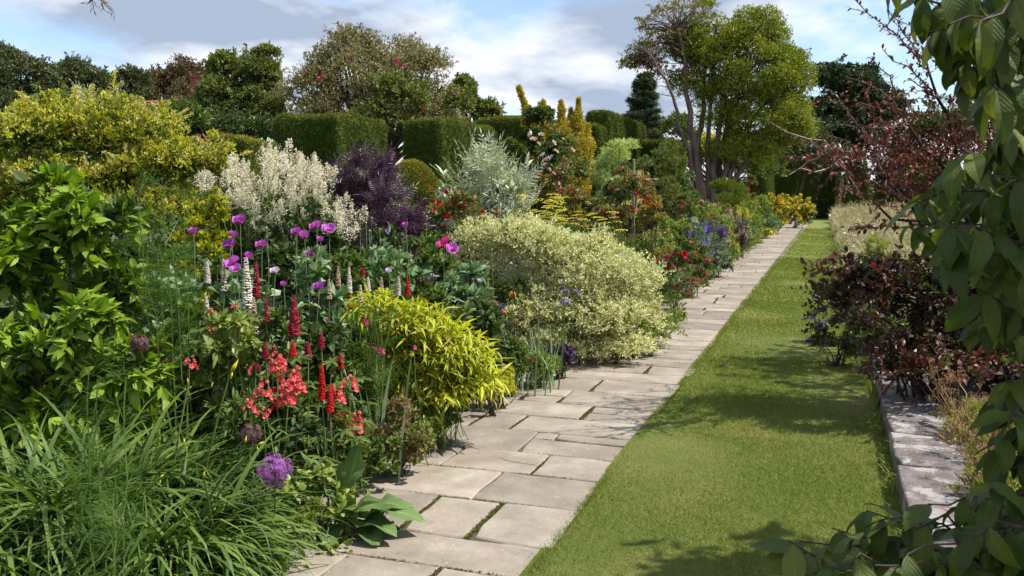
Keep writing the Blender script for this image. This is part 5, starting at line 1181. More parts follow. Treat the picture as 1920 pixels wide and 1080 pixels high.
for a in [('coral snapdragon alone at the left, taller of the pair', 300, 625, 690, 4.5, P_CORAL, 14, .024, .020), ('low coral snapdragon right of the lonely tall one', 355, 672, 695, 4.4, P_CORAL, 9, .03, .019), ('pink coral snapdragon under the short white lupin', 401, 578, 622, 4.8, P_CORAL, 16, .024, .022),
  ('tallest coral snapdragon of the central cluster', 521, 648, 700, 4.3, P_CORAL, 20, .028, .023), ('dense coral snapdragon at the middle of the cluster', 540, 690, 760, 4.15, P_CORAL, 26, .032, .024), ('coral snapdragon at the right side of the cluster', 556, 690, 735, 4.2, P_CORAL, 18, .03, .024),
  ('salmon snapdragon at the left of the cluster', 493, 712, 752, 4.1, P_CORAL, 13, .032, .021), ('low salmon blooms at the lower left of the cluster', 468, 748, 778, 4.05, P_CORAL, 8, .025, .019), ('pink snapdragon behind the cluster', 479, 682, 700, 4.4, P_CORAL, 7, .022, .02), ('single low salmon bloom in the middle', 499, 762, 778, 4.0, P_CORAL, 3, .012, .018),
  ('fading red snapdragon stem in the cluster', 520, 700, 770, 4.2, P_RED, 12, .02, .014), ('coral snapdragon touching the scarlet lupins', 634, 720, 758, 4.3, P_CORAL, 13, .022, .022), ('coral snapdragon with side bloom above the path plants', 655, 706, 730, 4.35, P_CORAL, 9, .03, .021), ('coral snapdragon heads low beside the brown seed plant', 668, 775, 815, 4.4, P_CORAL, 18, .026, .022),
  ('coral snapdragon heads left of the lowest ones', 641, 770, 795, 4.35, P_CORAL, 13, .032, .022), ('dull red snapdragon among the leaves', 433, 628, 660, 4.8, P_RED, 10, .02, .017), ('orange red snapdragon behind the dark lupin', 455, 602, 625, 4.9, P_CORAL, 7, .018, .016), ('small orange red flower above the leaves', 441, 565, 580, 5.2, P_CORAL, 4, .015, .014), ('pink dots of snapdragon beside bamboo foot', 680, 590, 605, 5.6, P_HOT, 4, .015, .014)]:
    snap(*a)
for a in [('magenta campion left of the bamboo', 617, 597, 603, 5.2, P_HOT, 3, .014, .016), ('magenta campion over the bamboo edge', 683, 598, 604, 5.1, P_HOT, 4, .014, .016), ('magenta campion low in front of the bamboo', 714, 655, 659, 5.0, P_HOT, 3, .014, .015), ('magenta campion left of the low one', 702, 650, 656, 5.1, P_HOT, 2, .014, .012), ('magenta campion within the bamboo leaves', 776, 648, 652, 5.2, P_HOT, 2, .01, .014)]:
    snap(*a, name='campion', T=T_FLAT, group='magenta campions')
# orange geums and violet flowers between the bamboo and the variegated bush
for a in [('orange geum at the left edge of the variegated bush', 961, 548, 556, 7.3, P_ORG, 4, .02, .026), ('orange geum low beside a violet flower', 944, 582, 588, 7.2, P_ORG, 3, .018, .022), ('single orange geum above the iris leaves', 970, 598, 603, 7.2, P_ORG, 1, .005, .022), ('red geum near the low strawberry leaves', 998, 674, 679, 7.0, P_RED, 2, .01, .024)]:
    snap(*a, name='geum', T=T_FLAT, group='orange geums')
for a in [('violet flowers beside the orange geum', 941, 570, 582, 7.3, P_VIOLET, 6, .03, .022), ('lilac geranium on the left flank of the variegated bush', 1059, 527, 532, 8.0, P_LAV, 2, .02, .024), ('lilac geranium just below the topmost lilac bloom', 1060, 543, 548, 8.0, P_LAV, 3, .03, .024), ('lilac geranium right of the pair', 1083, 546, 550, 8.0, P_LAV, 2, .01, .026), ('lilac geranium cluster, lowest and fullest', 1060, 562, 572, 7.95, P_LAV, 6, .05, .026), ('little lilac geranium left of the full cluster', 1049, 574, 578, 7.95, P_LAV, 3, .02, .02)]:
    snap(*a, name='geranium', T=T_FLAT, group='lilac geraniums', s=.026) if False else snap(*a, name='geranium', T=T_FLAT, group='lilac geraniums')
snap('single yellow flower against the variegated bush', 1029, 588, 592, 7.9, P_YEL, 1, .004, .03, name='yellow_flower', T=T_STAR, group=None)

# alliums
def allium(label, px, py, D, mat, r, n=150):
    rng = seed(int(px)); loc = base(px, D); c = at(px, py, D) - loc; t = thing('allium', label, 'flower', loc); g = Geo(); stemline(rng, g, c, .005); part('stem', g, L_STEM, t)
    u = sph(rng, n); g = Geo(); g.put(T_STEM, frames(u, (0, 0, 1.)), np.tile(c, (n, 1)), np.c_[np.full(n, .0009), np.full(n, r * .9), np.full(n, .0009)]); g.put(T_STAR[0], frames(np.cross(u, [0.1, .2, 1.]), u), c + u * r * rng.uniform(.7, 1.02, (n, 1)), r * .26)
    part('flower_head', g, mat, t)
allium('round purple allium head by the path among daylily leaves', 515, 881, 3.55, P_PURPLE, .070, 100)
allium('dusky small allium half hidden behind the daylily leaves', 470, 815, 3.9, P_DARK, .05, 120)
allium('brown round allium seed head left of the coral snapdragon', 261, 644, 4.3, P_DARK, .05, 150)

# broad wavy leaves (horseradish like) at the path edge
rng = seed(81); loc = base(618, 4.15); t = thing('broad_leaf_plant', 'plant with very broad wavy grey green leaves arching over the paving', 'perennial', loc)
TBR = [t_leaf(.46, 12, .12, b, wave=.30, peak=.55, twist=tw, ph=ph) for b, tw, ph in ((.5, .2, 0), (.4, -.3, 1), (.2, .15, 2), (.62, .1, 3), (.12, -.1, 4))]
spec = [((1.0, -.35, .75), .34, 0), ((1.0, .05, .95), .40, 3), ((.9, -.6, .5), .28, 1), ((-.25, -.2, 1.3), .38, 2), ((-.5, -.2, 1.1), .33, 4), ((.1, .2, 1.2), .36, 4), ((-.8, -.5, .6), .26, 0), ((.5, -.8, .5), .24, 0), ((1, .5, .9), .34, 1), ((.8, -.1, 1.1), .38, 0)]
for d, s, k in spec:
    o = copies('leaf', [piece_mesh('leaf', TBR[k], L_BURD)], frames(np.array([d], float), (0, 0, 1.)), [rng.normal(0, .03, 3) * [1, 1, 0] + [0, 0, .03]], s * 1.15, t)
# round-leaved plant by the path
rng = seed(82); loc = base(565, 3.95); t = thing('round_leaf_plant', 'low plant with small rounded leaves spreading onto the first paving stones', 'perennial', loc)
L_ = lumps(rng, (0, 0, .14), (.18, .3, .24), 22, .07); L_[:, 2] = np.maximum(L_[:, 2], .04)
L_ = np.concatenate([L_, [[.14, -.02, .06, .06, .06, .05], [.20, .0, .05, .05, .05, .05], [.05, -.28, .04, .06, .06, .03], [.10, .16, .12, .07, .07, .07]]])
stems_to(rng, t, L_[:, :3], .003, .05, L_STEM); leafy(rng, t, L_, 800, .034, L_FRESH, [t_leaf(.85, 4, .08, .2, peak=.5), t_leaf(.75, 4, .1, .3, peak=.5)], pieces=120, nup=.8, zfloor=.015, thick=.8)
shrub('small_leaf_plant', 'ground hugging yellowish sprig at the bottom corner of the path', 'perennial', 560, 3.75, 1040, 40, L_FRESH, 260, .03, T=T_R, sd=83, k=9, z0=.01, stems=False)
# brown see-through seeding plant with tiny pale blue flowers
t, L_, rng, h, r = shrub('forget_me_not', 'wispy brown seeding plant with tiny pale blue flowers left of the bamboo foot', 'perennial', 738, 5.0, 752, 50, L_DRY, 2600, .028, T=T_N + TUFTN, sd=84, k=26, z0=.03, kw=dict(up=.9, thick=.9, inner=.4))
leafy(rng, t, L_, 900, .03, L_MID, T_D, name='green_foliage', thick=.9); leafy(rng, t, L_[L_[:, 0] < .08], 260, .010, P_LAV, T_STAR, name='flowers', zmin=0, thick=.1)
shrub('small_leaf_plant', 'low reddish green mat at the path edge under the brown seeding plant', 'perennial', 760, 4.95, 828, 48, L_ROSELF, 1500, .028, T=T_R, sd=85, k=20, z0=.01, stems=False)
shrub('small_leaf_plant', 'low green fringe under the front of the bamboo', 'perennial', 820, 5.6, 800, 40, L_MID, 1400, .03, T=T_D, sd=86, k=18, z0=.01, stems=False)
t, L_, rng, h, r = shrub('purple_leaf_plant', 'low dusky purple leaved plant at the path edge before the variegated bush', 'perennial', 1052, 7.7, 648, 24, L_PURP, 900, .05, T=T_R, sd=87, k=16, z0=.02)
leafy(rng, t, L_, 260, .03, P_LAV, T_ROSE, name='flowers', zmin=.1)
# iris leaves
def iris(label, px, D, ytop, n, sd, mat=None, w=.14):
    rng = seed(sd); loc = base(px, D); h = hz(ytop, D); t = thing('iris_clump', label, 'perennial', loc); P = np.c_[rng.normal(0, w, (n, 2)), np.zeros(n)]; a = rng.uniform(0, 6.28, n)
    copies('leaf', [piece_mesh('leaf', x, mat or L_GLAUC) for x in (t_blade(.035, 5, 1.5, .35), t_blade(.03, 5, 1.4, .15), t_blade(.03, 5, 1.5, .8))], frames(np.c_[np.cos(a), np.sin(a), np.zeros(n)], np.tile([[0, 0, 1.]], (n, 1))), P, h * rng.uniform(.55, 1.02, n), t, rng)
iris('upright grey green iris leaves between bamboo and variegated bush', 990, 7.3, 592, 60, 91); iris('thin reed like leaves at the left of the bamboo', 690, 5.0, 640, 26, 92, None, .06)

# ------------------------------------------------------------------ roses, achillea
def rosebush(label, px, D, ytop, hw, flowers, mat, s, leaf=L_ROSELF, n=4000, sd=1, size=.055, extra=0, ls=1.0, name='rose_bush', T=None):
    t, L_, rng, h, r = shrub(name, label, 'rose', px, D, ytop, hw, leaf, n, size, sd=sd, k=34, lr=.24, z0=.25, kw=dict(rnd=.7, thick=.6, inner=.25))
    P = [at(x, y_, D - r * .7 + rng.uniform(-.2, .3)) - np.array(t.location) for x, y_ in flowers]
    for i in range(extra):
        l = L_[rng.integers(0, len(L_))]; u = unit(np.array([rng.normal(0, .6), -1, rng.uniform(0, 1)])); P.append(l[:3] + u * l[3])
    P = np.array(P); m = len(P); copies('flower', [piece_mesh('flower', x, mat) for x in (T or T_ROSE)], orient(rng, unit(np.tile([[.3, -.8, .5]], (m, 1))), 1, .1, .35), P, s * rng.uniform(.5, .95, m), t, rng)
    return t, L_, rng
redf = [(808, 355), (838, 360), (868, 362), (862, 368), (844, 377), (855, 378), (866, 377), (872, 382), (830, 388), (815, 393), (893, 383), (885, 393), (892, 397), (905, 398), (862, 389), (870, 390), (818, 383), (812, 378), (835, 405), (831, 410), (840, 408), (833, 423), (888, 415), (900, 418), (918, 410), (823, 380), (858, 380), (848, 356), (932, 402)]
t, L_, rng = rosebush('red rose bush in front of the silver plant', 855, 9.3, 362, 70, redf, P_RED, .042, n=5500, sd=51)
pinkf = [(1188, 325), (1202, 331), (1215, 338), (1230, 337), (1175, 340), (1202, 348), (1201, 378), (1193, 393), (1208, 405), (1047, 343), (1060, 360), (1074, 378), (1020, 350), (1092, 370), (1105, 385), (1150, 385), (1190, 362), (1030, 318), (1038, 325), (1055, 324), (1102, 380), (1005, 333)]
t, L_, rng = rosebush('pink rose bush on the left behind the yellow achillea', 1050, 13, 325, 62, pinkf[9:], P_PINK, .045, n=9000, sd=52, extra=14, leaf=L_ROSELF)
leafy(rng, t, L_, 1600, .05, L_BRONZE, T_D, name='bronze_foliage', zmin=.2, thick=.2)
t, L_, rng = rosebush('taller pink rose bush with open blooms right of the wooden stake', 1185, 14, 322, 66, pinkf[:9], P_PINK, .05, n=10000, sd=53, extra=14)
leafy(rng, t, L_, 1200, .05, L_BRONZE, T_D, name='bronze_foliage', zmin=.2, thick=.2)
redc = [(1190, 362), (1197, 360), (1193, 368), (1202, 366), (1210, 372), (1216, 370), (1221, 376), (1206, 378), (1212, 381), (1217, 385), (1224, 384), (1231, 386), (1199, 371), (1222, 368), (1208, 384)]
rosebush('cluster of scarlet blooms over orange tinted leaves in front of the pink roses', 1222, 12.8, 372, 34, redc, P_RED, .045, leaf=L_ORANGELF, n=4200, sd=54, size=.05, extra=3)
rosebush('pink purple rose at the right end of the rose group', 1275, 15.8, 360, 32, [(1262, 370), (1278, 377), (1270, 397), (1296, 382), (1281, 390)], P_HOT, .05, n=5000, sd=55, leaf=L_MID, extra=5)
def t_head(sd):
    rr = seed(sd); return join(*[(t_octa(1, 1, .6), np.eye(3), np.array([math.cos(a) * q, math.sin(a) * q, .12 * (1 - q * q)]), .11) for a, q in [(rr.uniform(0, 6.28), math.sqrt(rr.random())) for _ in range(34)]])
T_HEAD = [t_head(1), t_head(2)]
rng = seed(95)
def achillea(label, px, D, heads, mat, s, sd, nrand=0, box=None):
    rng = seed(sd); loc = base(px, D); t = thing('achillea', label, 'flower', loc); P = [at(x, y_, D + rng.uniform(-.35, .35)) - loc for x, y_ in heads]
    for _ in range(nrand): P.append(at(rng.uniform(box[0], box[2]), rng.uniform(box[1], box[3]), D + rng.uniform(-.4, .4)) - loc)
    P = np.array(P); m = len(P); copies('flower_head', [piece_mesh('flower_head', x, mat, False) for x in T_HEAD], frames(rng.normal(0, 1, (m, 3)) * [1, 1, .05], np.tile([[0, -.12, 1.]], (m, 1)) + rng.normal(0, .12, (m, 3))), P, s * rng.uniform(.7, 1.25, m), t, rng)
    stems_to(rng, t, P - [0, 0, .01], .004, .3, L_STEM, k=3); L_ = lumps(rng, (0, 0, P[:, 2].mean() * .7), (.5, .3, P[:, 2].mean() * .25), 14, .16); leafy(rng, t, L_, 1000, .08, L_MID, T_LACY[:1], thick=.8); return t
achillea('yellow achillea with many flat flower heads on the left, dull gold and massed', 1010, 10.4, [], P_YEL, .066, 96, 60, (975, 365, 1060, 425))
achillea('yellow achillea with separate flat heads above the variegated bush', 1120, 10.2, [(1085, 397), (1108, 403), (1110, 400), (1130, 412), (1125, 420), (1148, 398), (1152, 408), (1160, 416), (1095, 412), (1140, 428), (1070, 410), (1120, 408), (1152, 400), (1100, 424), (1078, 420), (1136, 418), (1164, 432), (1080, 404), (1112, 430), (1150, 440)], P_YEL, .062, 97)
g = None
# ------------------------------------------------------------------ flower drifts further along
def t_spike(sd, n=26):
    rr = seed(sd); return join(*[(t_octa(1, 1, 1), np.eye(3), np.array([rr.normal(0, .05), rr.normal(0, .05), f]), .07 * (1.2 - f * .8)) for f in np.linspace(.35, 1, n)], (t_diamond(.03, 0, 0), frames(np.array([[0, 0, 1.]]), (0, 1, 0))[0], np.zeros(3), 1.0))
T_SPK = [t_spike(1, 16), t_spike(2, 14)]
def drift(label, px, D, ytop, hw, leaf, fl, nfl, fs, T=T_ROSE, n=2500, size=.06, sd=1, spike=False, name='flowering_perennial', leafT=T_D, zmin=.0, fl2=None, c=.6):
    t, L_, rng, h, r = shrub(name, label, 'perennial', px, D, ytop, hw, leaf, n, size, T=leafT, sd=sd, k=26, lr=.26, z0=.08, kw=dict(thick=.6, inner=.3), stem=L_STEM, c=c)
    leafy(rng, t, L_, nfl, fs, fl, T, name='flowers', zmin=zmin, thick=.12, inner=0, out=(.25 if spike else .8), up=(1.6 if spike else .4), rnd=.25, var=.3)
    if fl2: leafy(rng, t, L_, fl2[1], fl2[2], fl2[0], fl2[3], name='second_flowers', zmin=zmin, thick=.12, inner=0)
    return t
T_SPKY = [( (v[0] @ np.array([[1, 0, 0], [0, 0, -1], [0, 1, 0]]).T), v[1], v[2]) for v in T_SPK]
T_SPKY = [(np.c_[v[0][:, 0], v[0][:, 2], -v[0][:, 1]], v[1], v[2]) for v in T_SPK]
drift('crimson pink penstemons at the path edge right of the variegated bush', 1268, 12.2, 468, 44, L_MID, P_HOT, 210, .036, n=4200, size=.055, sd=61, leafT=T_LN, zmin=-.2, fl2=(P_RED, 60, .04, T_ROSE))
drift('pink phlox heads behind the crimson penstemons', 1300, 14, 448, 30, L_MID, P_HOT, 170, .036, n=2400, sd=62, fl2=(P_PINK, 50, .035, T_ROSE))
drift('deep violet salvia spikes leaning over the path', 1335, 17, 432, 36, L_GLAUC, P_VIOLET, 240, .22, T=T_SPKY, n=2400, sd=63, spike=True)
drift('lavender blue geranium mound on the path edge', 1345, 17.5, 470, 30, L_MID, P_LAV, 260, .035, T=T_FLAT, n=3200, sd=64, zmin=-.3)
drift('lavender catmint spikes left of the violet salvia', 1308, 15.5, 430, 26, L_GLAUC, P_LAV, 150, .22, T=T_SPKY, n=1600, sd=65, spike=True)
drift('silvery white flowered perennial above the lavender spikes', 1288, 18, 405, 30, L_SILVER, P_CREAM, 180, .045, n=2600, sd=66, T=T_FLAT, leafT=T_N, fl2=(P_PINK, 60, .04, T_ROSE))
drift('crimson pink flat headed flowers above the violet salvia', 1330, 20, 412, 26, L_GLAUC, P_HOT, 140, .055, n=2000, sd=67)
drift('lime yellow mound with orange blooms beside the violet salvia', 1362, 20, 428, 26, L_FRESH, P_YEL, 150, .045, n=2400, sd=68, T=T_FLAT, fl2=(P_ORG, 30, .055, T_ROSE))
drift('dusky purple grass like plumes along the path', 1390, 23, 420, 18, L_PURP, P_DARK, 120, .26, T=T_SPKY, n=1600, sd=69, spike=True, leafT=T_N)
drift('creamy yellow spires behind the dusky plumes', 1392, 26, 402, 20, L_GLAUC, P_YEL, 90, .3, T=T_SPKY, n=1500, sd=70, spike=True)
drift('mauve pink globe flowers in the middle of the long border', 1352, 23, 398, 18, L_GLAUC, P_PURPLE, 60, .08, n=1500, sd=71)
drift('buff orange foxtail flowers beyond the globe flowers', 1376, 24, 405, 16, L_GLAUC, P_BLUSH, 70, .26, T=T_SPKY, n=1200, sd=72, spike=True)
drift('small yellow lily patch at the path edge', 1408, 29, 432, 18, L_FRESH, P_YEL, 90, .075, n=1400, sd=73)
drift('yellow lilies right of the dusky plumes on the paving edge', 1436, 33, 434, 16, L_FRESH, P_YEL, 80, .09, n=1300, sd=74)
drift('white daisy patch behind the yellow lilies', 1400, 30, 408, 22, L_GLAUC, P_CREAM, 110, .06, T=T_FLAT, n=2000, sd=75)
drift('green grey shrubby mass before the golden flowers', 1432, 34, 398, 28, L_GLAUC, P_CREAM, 40, .05, T=T_FLAT, n=3400, sd=76, size=.08)
drift('big golden yellow daisy mass on the left, nearer', 1452, 37, 362, 38, L_MID, P_GOLDF, 1300, .065, T=T_FLAT, n=3500, size=.08, sd=77, zmin=-.4)
drift('golden yellow daisy mass at the far end beside the path', 1492, 44, 368, 32, L_MID, P_GOLDF, 1100, .08, T=T_FLAT, n=3000, size=.10, sd=78, zmin=-.4)
drift('red flowered bush beside the narrow hedge edge', 1420, 40, 350, 12, L_MID, P_RED, 90, .11, n=1200, size=.10, sd=79)
drift('red rose patch under the leaning trunks of the big tree', 1408, 38, 322, 12, L_ROSELF, P_CORAL, 60, .10, n=1200, size=.10, sd=80)
drift('orange yellow leaved bush with pink roses behind the lime mound', 1318, 23, 372, 30, L_ROSELF, P_PINK, 50, .06, n=3500, size=.07, sd=81)
drift('pale pink flowered clump far along the border', 1352, 27, 378, 26, L_ROSELF, P_CREAM, 60, .06, T=T_FLAT, n=2600, size=.08, sd=82)
drift('pale blue flowers in the leaf mass above the bamboo', 720, 7.0, 452, 30, L_GLAUC, P_LAV, 14, .03, T=T_FLAT, n=500, size=.06, sd=83)
drift('grey leaved lychnis clump at the far end of the lawn', 1536, 66, 372, 12, L_SILVER, P_DARK, 20, .1, n=500, size=.16, sd=84)

rng = seed(777); Y = 11.3
mk_ = [(L_MID, 'mid green'), (L_FRESH, 'bright fresh green'), (L_GLAUC, 'grey green'), (L_ROSELF, 'olive and reddish'), (L_GREENT, 'dull yellowish green')]
j = 0
while Y < 50:
    r_ = rng.uniform(.34, .52) * (1 + Y * .012); x = (-2.18 if Y < 22 else -2.18 - min(.3, (Y - 22) * .02)) - r_ * .35 + rng.uniform(-.1, .06); m_, w_ = mk_[j % 5]
    nb = [n_ for lim, n_ in ((13, 'beside the tip of the variegated bush'), (15, 'under the crimson penstemons'), (17.5, 'below the pink phlox heads'), (20, 'at the foot of the violet salvia'), (22.5, 'before the lime yellow mound'), (25, 'at the dusky purple plumes'), (28, 'before the creamy yellow spires'), (31, 'at the small yellow lily patch'), (34.5, 'by the right hand yellow lilies'), (38.5, 'before the grey green shrubby mass'), (43.5, 'under the nearer golden daisies'), (47, 'under the farthest golden daisies'), (99, 'beyond the golden daisies')) if Y < lim][0]
    shrub('edging_plant', 'low ' + w_ + ' clump on the paving edge ' + nb, 'perennial', 0, 0, 0, 0, m_, int(2100 * (1 + Y * .01)), .036 * (1 + Y * .03), T=T_D + T_N, sd=800 + j, k=18, lr=.36, z0=.0, group='edging clumps along the far border', stems=False, loc=np.array([x, Y, 0]), h=rng.uniform(.32, .5) * (1 + Y * .01), r=r_)
    Y += r_ * 1.7; j += 1
drift('soft pink flowering haze between the roses and the salvia', 1275, 16.5, 425, 34, L_FRESH, P_PINK, 150, .035, T=T_FLAT, n=3400, sd=860, fl2=(P_CREAM, 90, .03, T_FLAT))
drift('magenta blooms scattered above the lime mound', 1345, 21.5, 405, 22, L_MID, P_HOT, 110, .05, n=1800, sd=861)
# ------------------------------------------------------------------ right side: meadow, plum shrubs, foreground tree
rng = seed(201); n = 34000; D_ = 9.5 + 62 * rng.random(n) ** 1.7; x0 = np.array([lawn_right(v) for v in D_])
X = x0 + .05 + (1.2 + .055 * D_) * rng.random(n) ** 1.0; P = np.c_[X, D_, np.zeros(n)]
hgt = (.34 + .16 * np.sin(P[:, 0] * 2 + P[:, 1] * .7) + rng.normal(0, .06, n)).clip(.14, .8) * (1 + .014 * D_) * np.clip((X - x0) / .5 + .45, .45, 1.15)
g = Geo(); gh = Geo(); TM = [t_blade(.022, 4, 1.5, b, .2) for b in (.5, .9, 1.3)]
wd = np.clip(D_ / 10, 1, 4.5); a = rng.uniform(0, 6.28, n); R = frames(np.c_[np.cos(a) - .2, np.sin(a), np.zeros(n)], np.c_[rng.normal(0, .12, (n, 2)), np.ones(n)]); k = rng.integers(0, 3, n); gr = rng.random(n) < .30
for j in range(3):
    m = (k == j) & ~gr; g.put(TM[j], R[m], P[m], np.c_[hgt[m] * wd[m] * .6, hgt[m], hgt[m]]); m = (k == j) & gr; gh.put(TM[j], R[m], P[m], np.c_[hgt[m] * wd[m], hgt[m] * .75, hgt[m] * .75])
o = part('meadow_grass', g, L_MEAD, kind='stuff'); o['label'] = 'tall dry buff meadow grass right of the lawn strip'; o['category'] = 'grass'
o = part('meadow_grass', gh, L_MEADG, kind='stuff'); o['label'] = 'green undergrowth blades within the dry meadow grass'; o['category'] = 'grass'
g = Geo(); m = 15000; i = rng.integers(0, n, m); H = P[i] + np.c_[rng.normal(0, .03, (m, 2)), hgt[i] * rng.uniform(.75, 1.1, m)]; g.put(TUFTN[0], frames(rng.normal(0, .4, (m, 3)) + [0, 0, 1.], rng.normal(0, 1, (m, 3))), H, .05 * (.7 + wd[i] * .35) * rng.uniform(.6, 1.3, m))
o = part('grass_seed_heads', g, L_MEAD, kind='stuff'); o['label'] = 'fuzzy pale seed heads topping the meadow grass'; o['category'] = 'grass'
g = Geo(); m = 130; Y = 12 + 45 * rng.random(m); P2 = np.c_[[lawn_right(v) for v in Y] + rng.random(m) * 2, Y, .4 + .2 * rng.random(m)]; g.put(T_FLAT[0], frames(rng.normal(0, 1, (m, 3)), np.tile([[0, -.5, 1.]], (m, 1))), P2, .03 * (1 + Y / 30))
o = part('meadow_flowers', g, P_WHITE, kind='stuff'); o['label'] = 'scattered small white flowers among the meadow grass'; o['category'] = 'flowers'

# plum-leaved tree: limbs reach left across the view
def sprig_leaves(rng, pts, per, spread):
    Q = []; dirs = []
    for q in pts:
        q = np.asarray(q); seg = np.linalg.norm(np.diff(q, axis=0), axis=1).sum(); m = max(3, int(seg * per)); f = np.linspace(.12, 1, m) * (len(q) - 1); i0 = np.minimum(len(q) - 2, f.astype(int))
        Q.append(q[i0] + (q[i0 + 1] - q[i0]) * (f - i0)[:, None]); dirs.append(unit(q[i0 + 1] - q[i0]))
    Q = np.concatenate(Q); dr = np.concatenate(dirs); n = len(Q); side = unit(np.cross(dr, unit(rng.normal(0, 1, (n, 3))))); return Q, frames(dr * .8 + side * .9 + [0, 0, .05], np.tile([[0, 0, 1.]], (n, 1)) + rng.normal(0, .4, (n, 3)))
T_PL = [t_leaf(.46, 4, .15, .3, peak=.5), t_leaf(.4, 4, .2, .5, peak=.5), t_leaf(.5, 4, .1, .15, peak=.5)]
rng = seed(211); loc = base(1930, 6.6); t = thing('plum_tree', 'plum leaved tree with long thin branches reaching left against the sky', 'tree', loc)
P0 = np.zeros(3); lim = []; tw = []; g = Geo(); gp_ = Geo()
main = [((1905, 420), (1850, 250), 7.0), ((1880, 380), (1700, 230), 6.4), ((1850, 400), (1740, 130), 6.8), ((1900, 500), (1600, 300), 6.0), ((1890, 300), (1830, 60), 7.2), ((1860, 430), (1640, 380), 6.2), ((1900, 300), (1900, 20), 6.8)]
for (a, b, D) in main:
    c = at(*a, 6.6) - loc; e = at(*b, D) - loc; q = curve(rng.normal(0, .08, 3) * [1, 1, 0], e, 12, rng=rng, jit=.025, ctrl=c); tube(g, q, np.linspace(.035, .008, 12), 6); lim.append(q)
part('trunk', g, M_TWIG, t)
tips = [((1600, 300), (1480, 328), 5.6, 1), ((1640, 260), (1556, 168), 6.0, 0), ((1680, 240), (1572, 232), 6.1, 0), ((1720, 190), (1632, 108), 6.2, 0), ((1700, 210), (1610, 192), 6.2, 0), ((1740, 130), (1664, 22), 6.4, 0), ((1745, 120), (1600, -4), 6.4, 0), ((1760, 170), (1655, 92), 6.4, 0), ((1760, 180), (1700, 150), 6.6, 0),
 ((1660, 300), (1560, 255), 5.8, 0), ((1650, 310), (1530, 300), 5.8, 0), ((1630, 300), (1448, 232), 5.7, 1), ((1600, 300), (1560, 330), 5.7, 0), ((1640, 340), (1570, 350), 5.8, 0), ((1680, 370), (1640, 395), 5.9, 0), ((1700, 250), (1640, 230), 6, 0), ((1720, 330), (1650, 280), 6, 0),
 ((1690, 160), (1590, 145), 6.3, 0), ((1840, 90), (1690, 40), 6.8, 0), ((1620, 310), (1500, 262), 5.7, 0)]
for (a, b, D, pale) in tips:
    p = at(*a, D + .2) - loc; allq = np.concatenate(lim); q0 = allq[np.argmin(np.linalg.norm(allq - p, axis=1))]; e = at(*b, D) - loc
    q = curve(q0, e, 9, rng=rng, jit=.012, ctrl=p * .7 + (q0 + e) * .15); tube(gp_ if pale else g, q, np.linspace(.009, .0025, 9), 4); tw.append(q)
    for _ in range(4):
        f = rng.integers(3, 8); dvec = unit(q[f] - q[f - 1] + rng.normal(0, .5, 3)); q2 = curve(q[f], q[f] + dvec * rng.uniform(.12, .32), 5, rng=rng, jit=.006); tube(gp_ if pale else g, q2, np.linspace(.004, .0015, 5), 3); tw.append(q2)
part('branch', g, M_TWIG, t, kind='stuff'); part('pale_branch', gp_, M_PALETWIG, t, kind='stuff')
Q, R = sprig_leaves(rng, tw, 46, .03); m = len(Q); sc = rng.uniform(.025, .048, m); sel = rng.choice(m, min(230, m), replace=False); mk = np.zeros(m, bool); mk[sel] = True
copies('leaf', [piece_mesh('leaf', x, L_PLUM) for x in T_PL], R[mk], Q[mk], sc[mk], t, rng); g2 = Geo(); g2.put(T_PL[0], R[~mk], Q[~mk], sc[~mk]); part('foliage', g2, L_PLUM, t, kind='stuff')
L_ = crown_lumps(rng, loc, 6.6, [(1730, 310, 70, 50, 14), (1820, 280, 80, 60, 16), (1870, 180, 50, 60, 7), (1680, 350, 60, 26, 8), (1820, 370, 100, 50, 14), (1640, 300, 50, 25, 4), (1900, 60, 60, 60, 6), (1580, 190, 14, 16, 2)], .24, .6)
leafy(rng, t, L_, 5000, .038, L_PLUM, T_PL, name='crown', thick=.9, inner=.4, out=.5, up=.3, rnd=.7, slen=1.3, per=12)
# low plum shrub mass
rng = seed(212); loc = base(1760, 6.4); t = thing('purple_leaf_shrub', 'dense dark purple leaved shrub hanging over the stone wall and lawn edge', 'shrub', loc)
ells = [(1650, 540, 75, 55, 20), (1740, 560, 90, 90, 26), (1700, 640, 90, 60, 22), (1850, 580, 100, 110, 24), (1820, 680, 90, 50, 14), (1590, 570, 40, 40, 8)]
L_ = np.concatenate([crown_lumps(rng, loc, 6.4, ells, .2, .7), crown_lumps(rng, loc, 6.4, [(1640, 640, 40, 40, 10), (1690, 690, 50, 30, 10), (1790, 700, 70, 35, 12), (1620, 600, 30, 40, 6)], .14, .6, dD=-.4)]); L_ = L_[L_[:, 2] > .05]; stems_to(rng, t, L_[::3, :3], .010, .10, M_TWIG)
leafy(rng, t, L_, 14000, .045, L_PLUMG, T_D + T_R, name='foliage', thick=.9, inner=.4, zfloor=.05)
leafy(rng, t, L_, 2600, .045, L_MID, T_D, name='green_foliage', thick=.9)
leafy(rng, t, L_[L_[:, 2] < .5], 900, .05, L_PLUM, T_PL, name='russet_foliage', pieces=120)
tw = []; g = Geo()
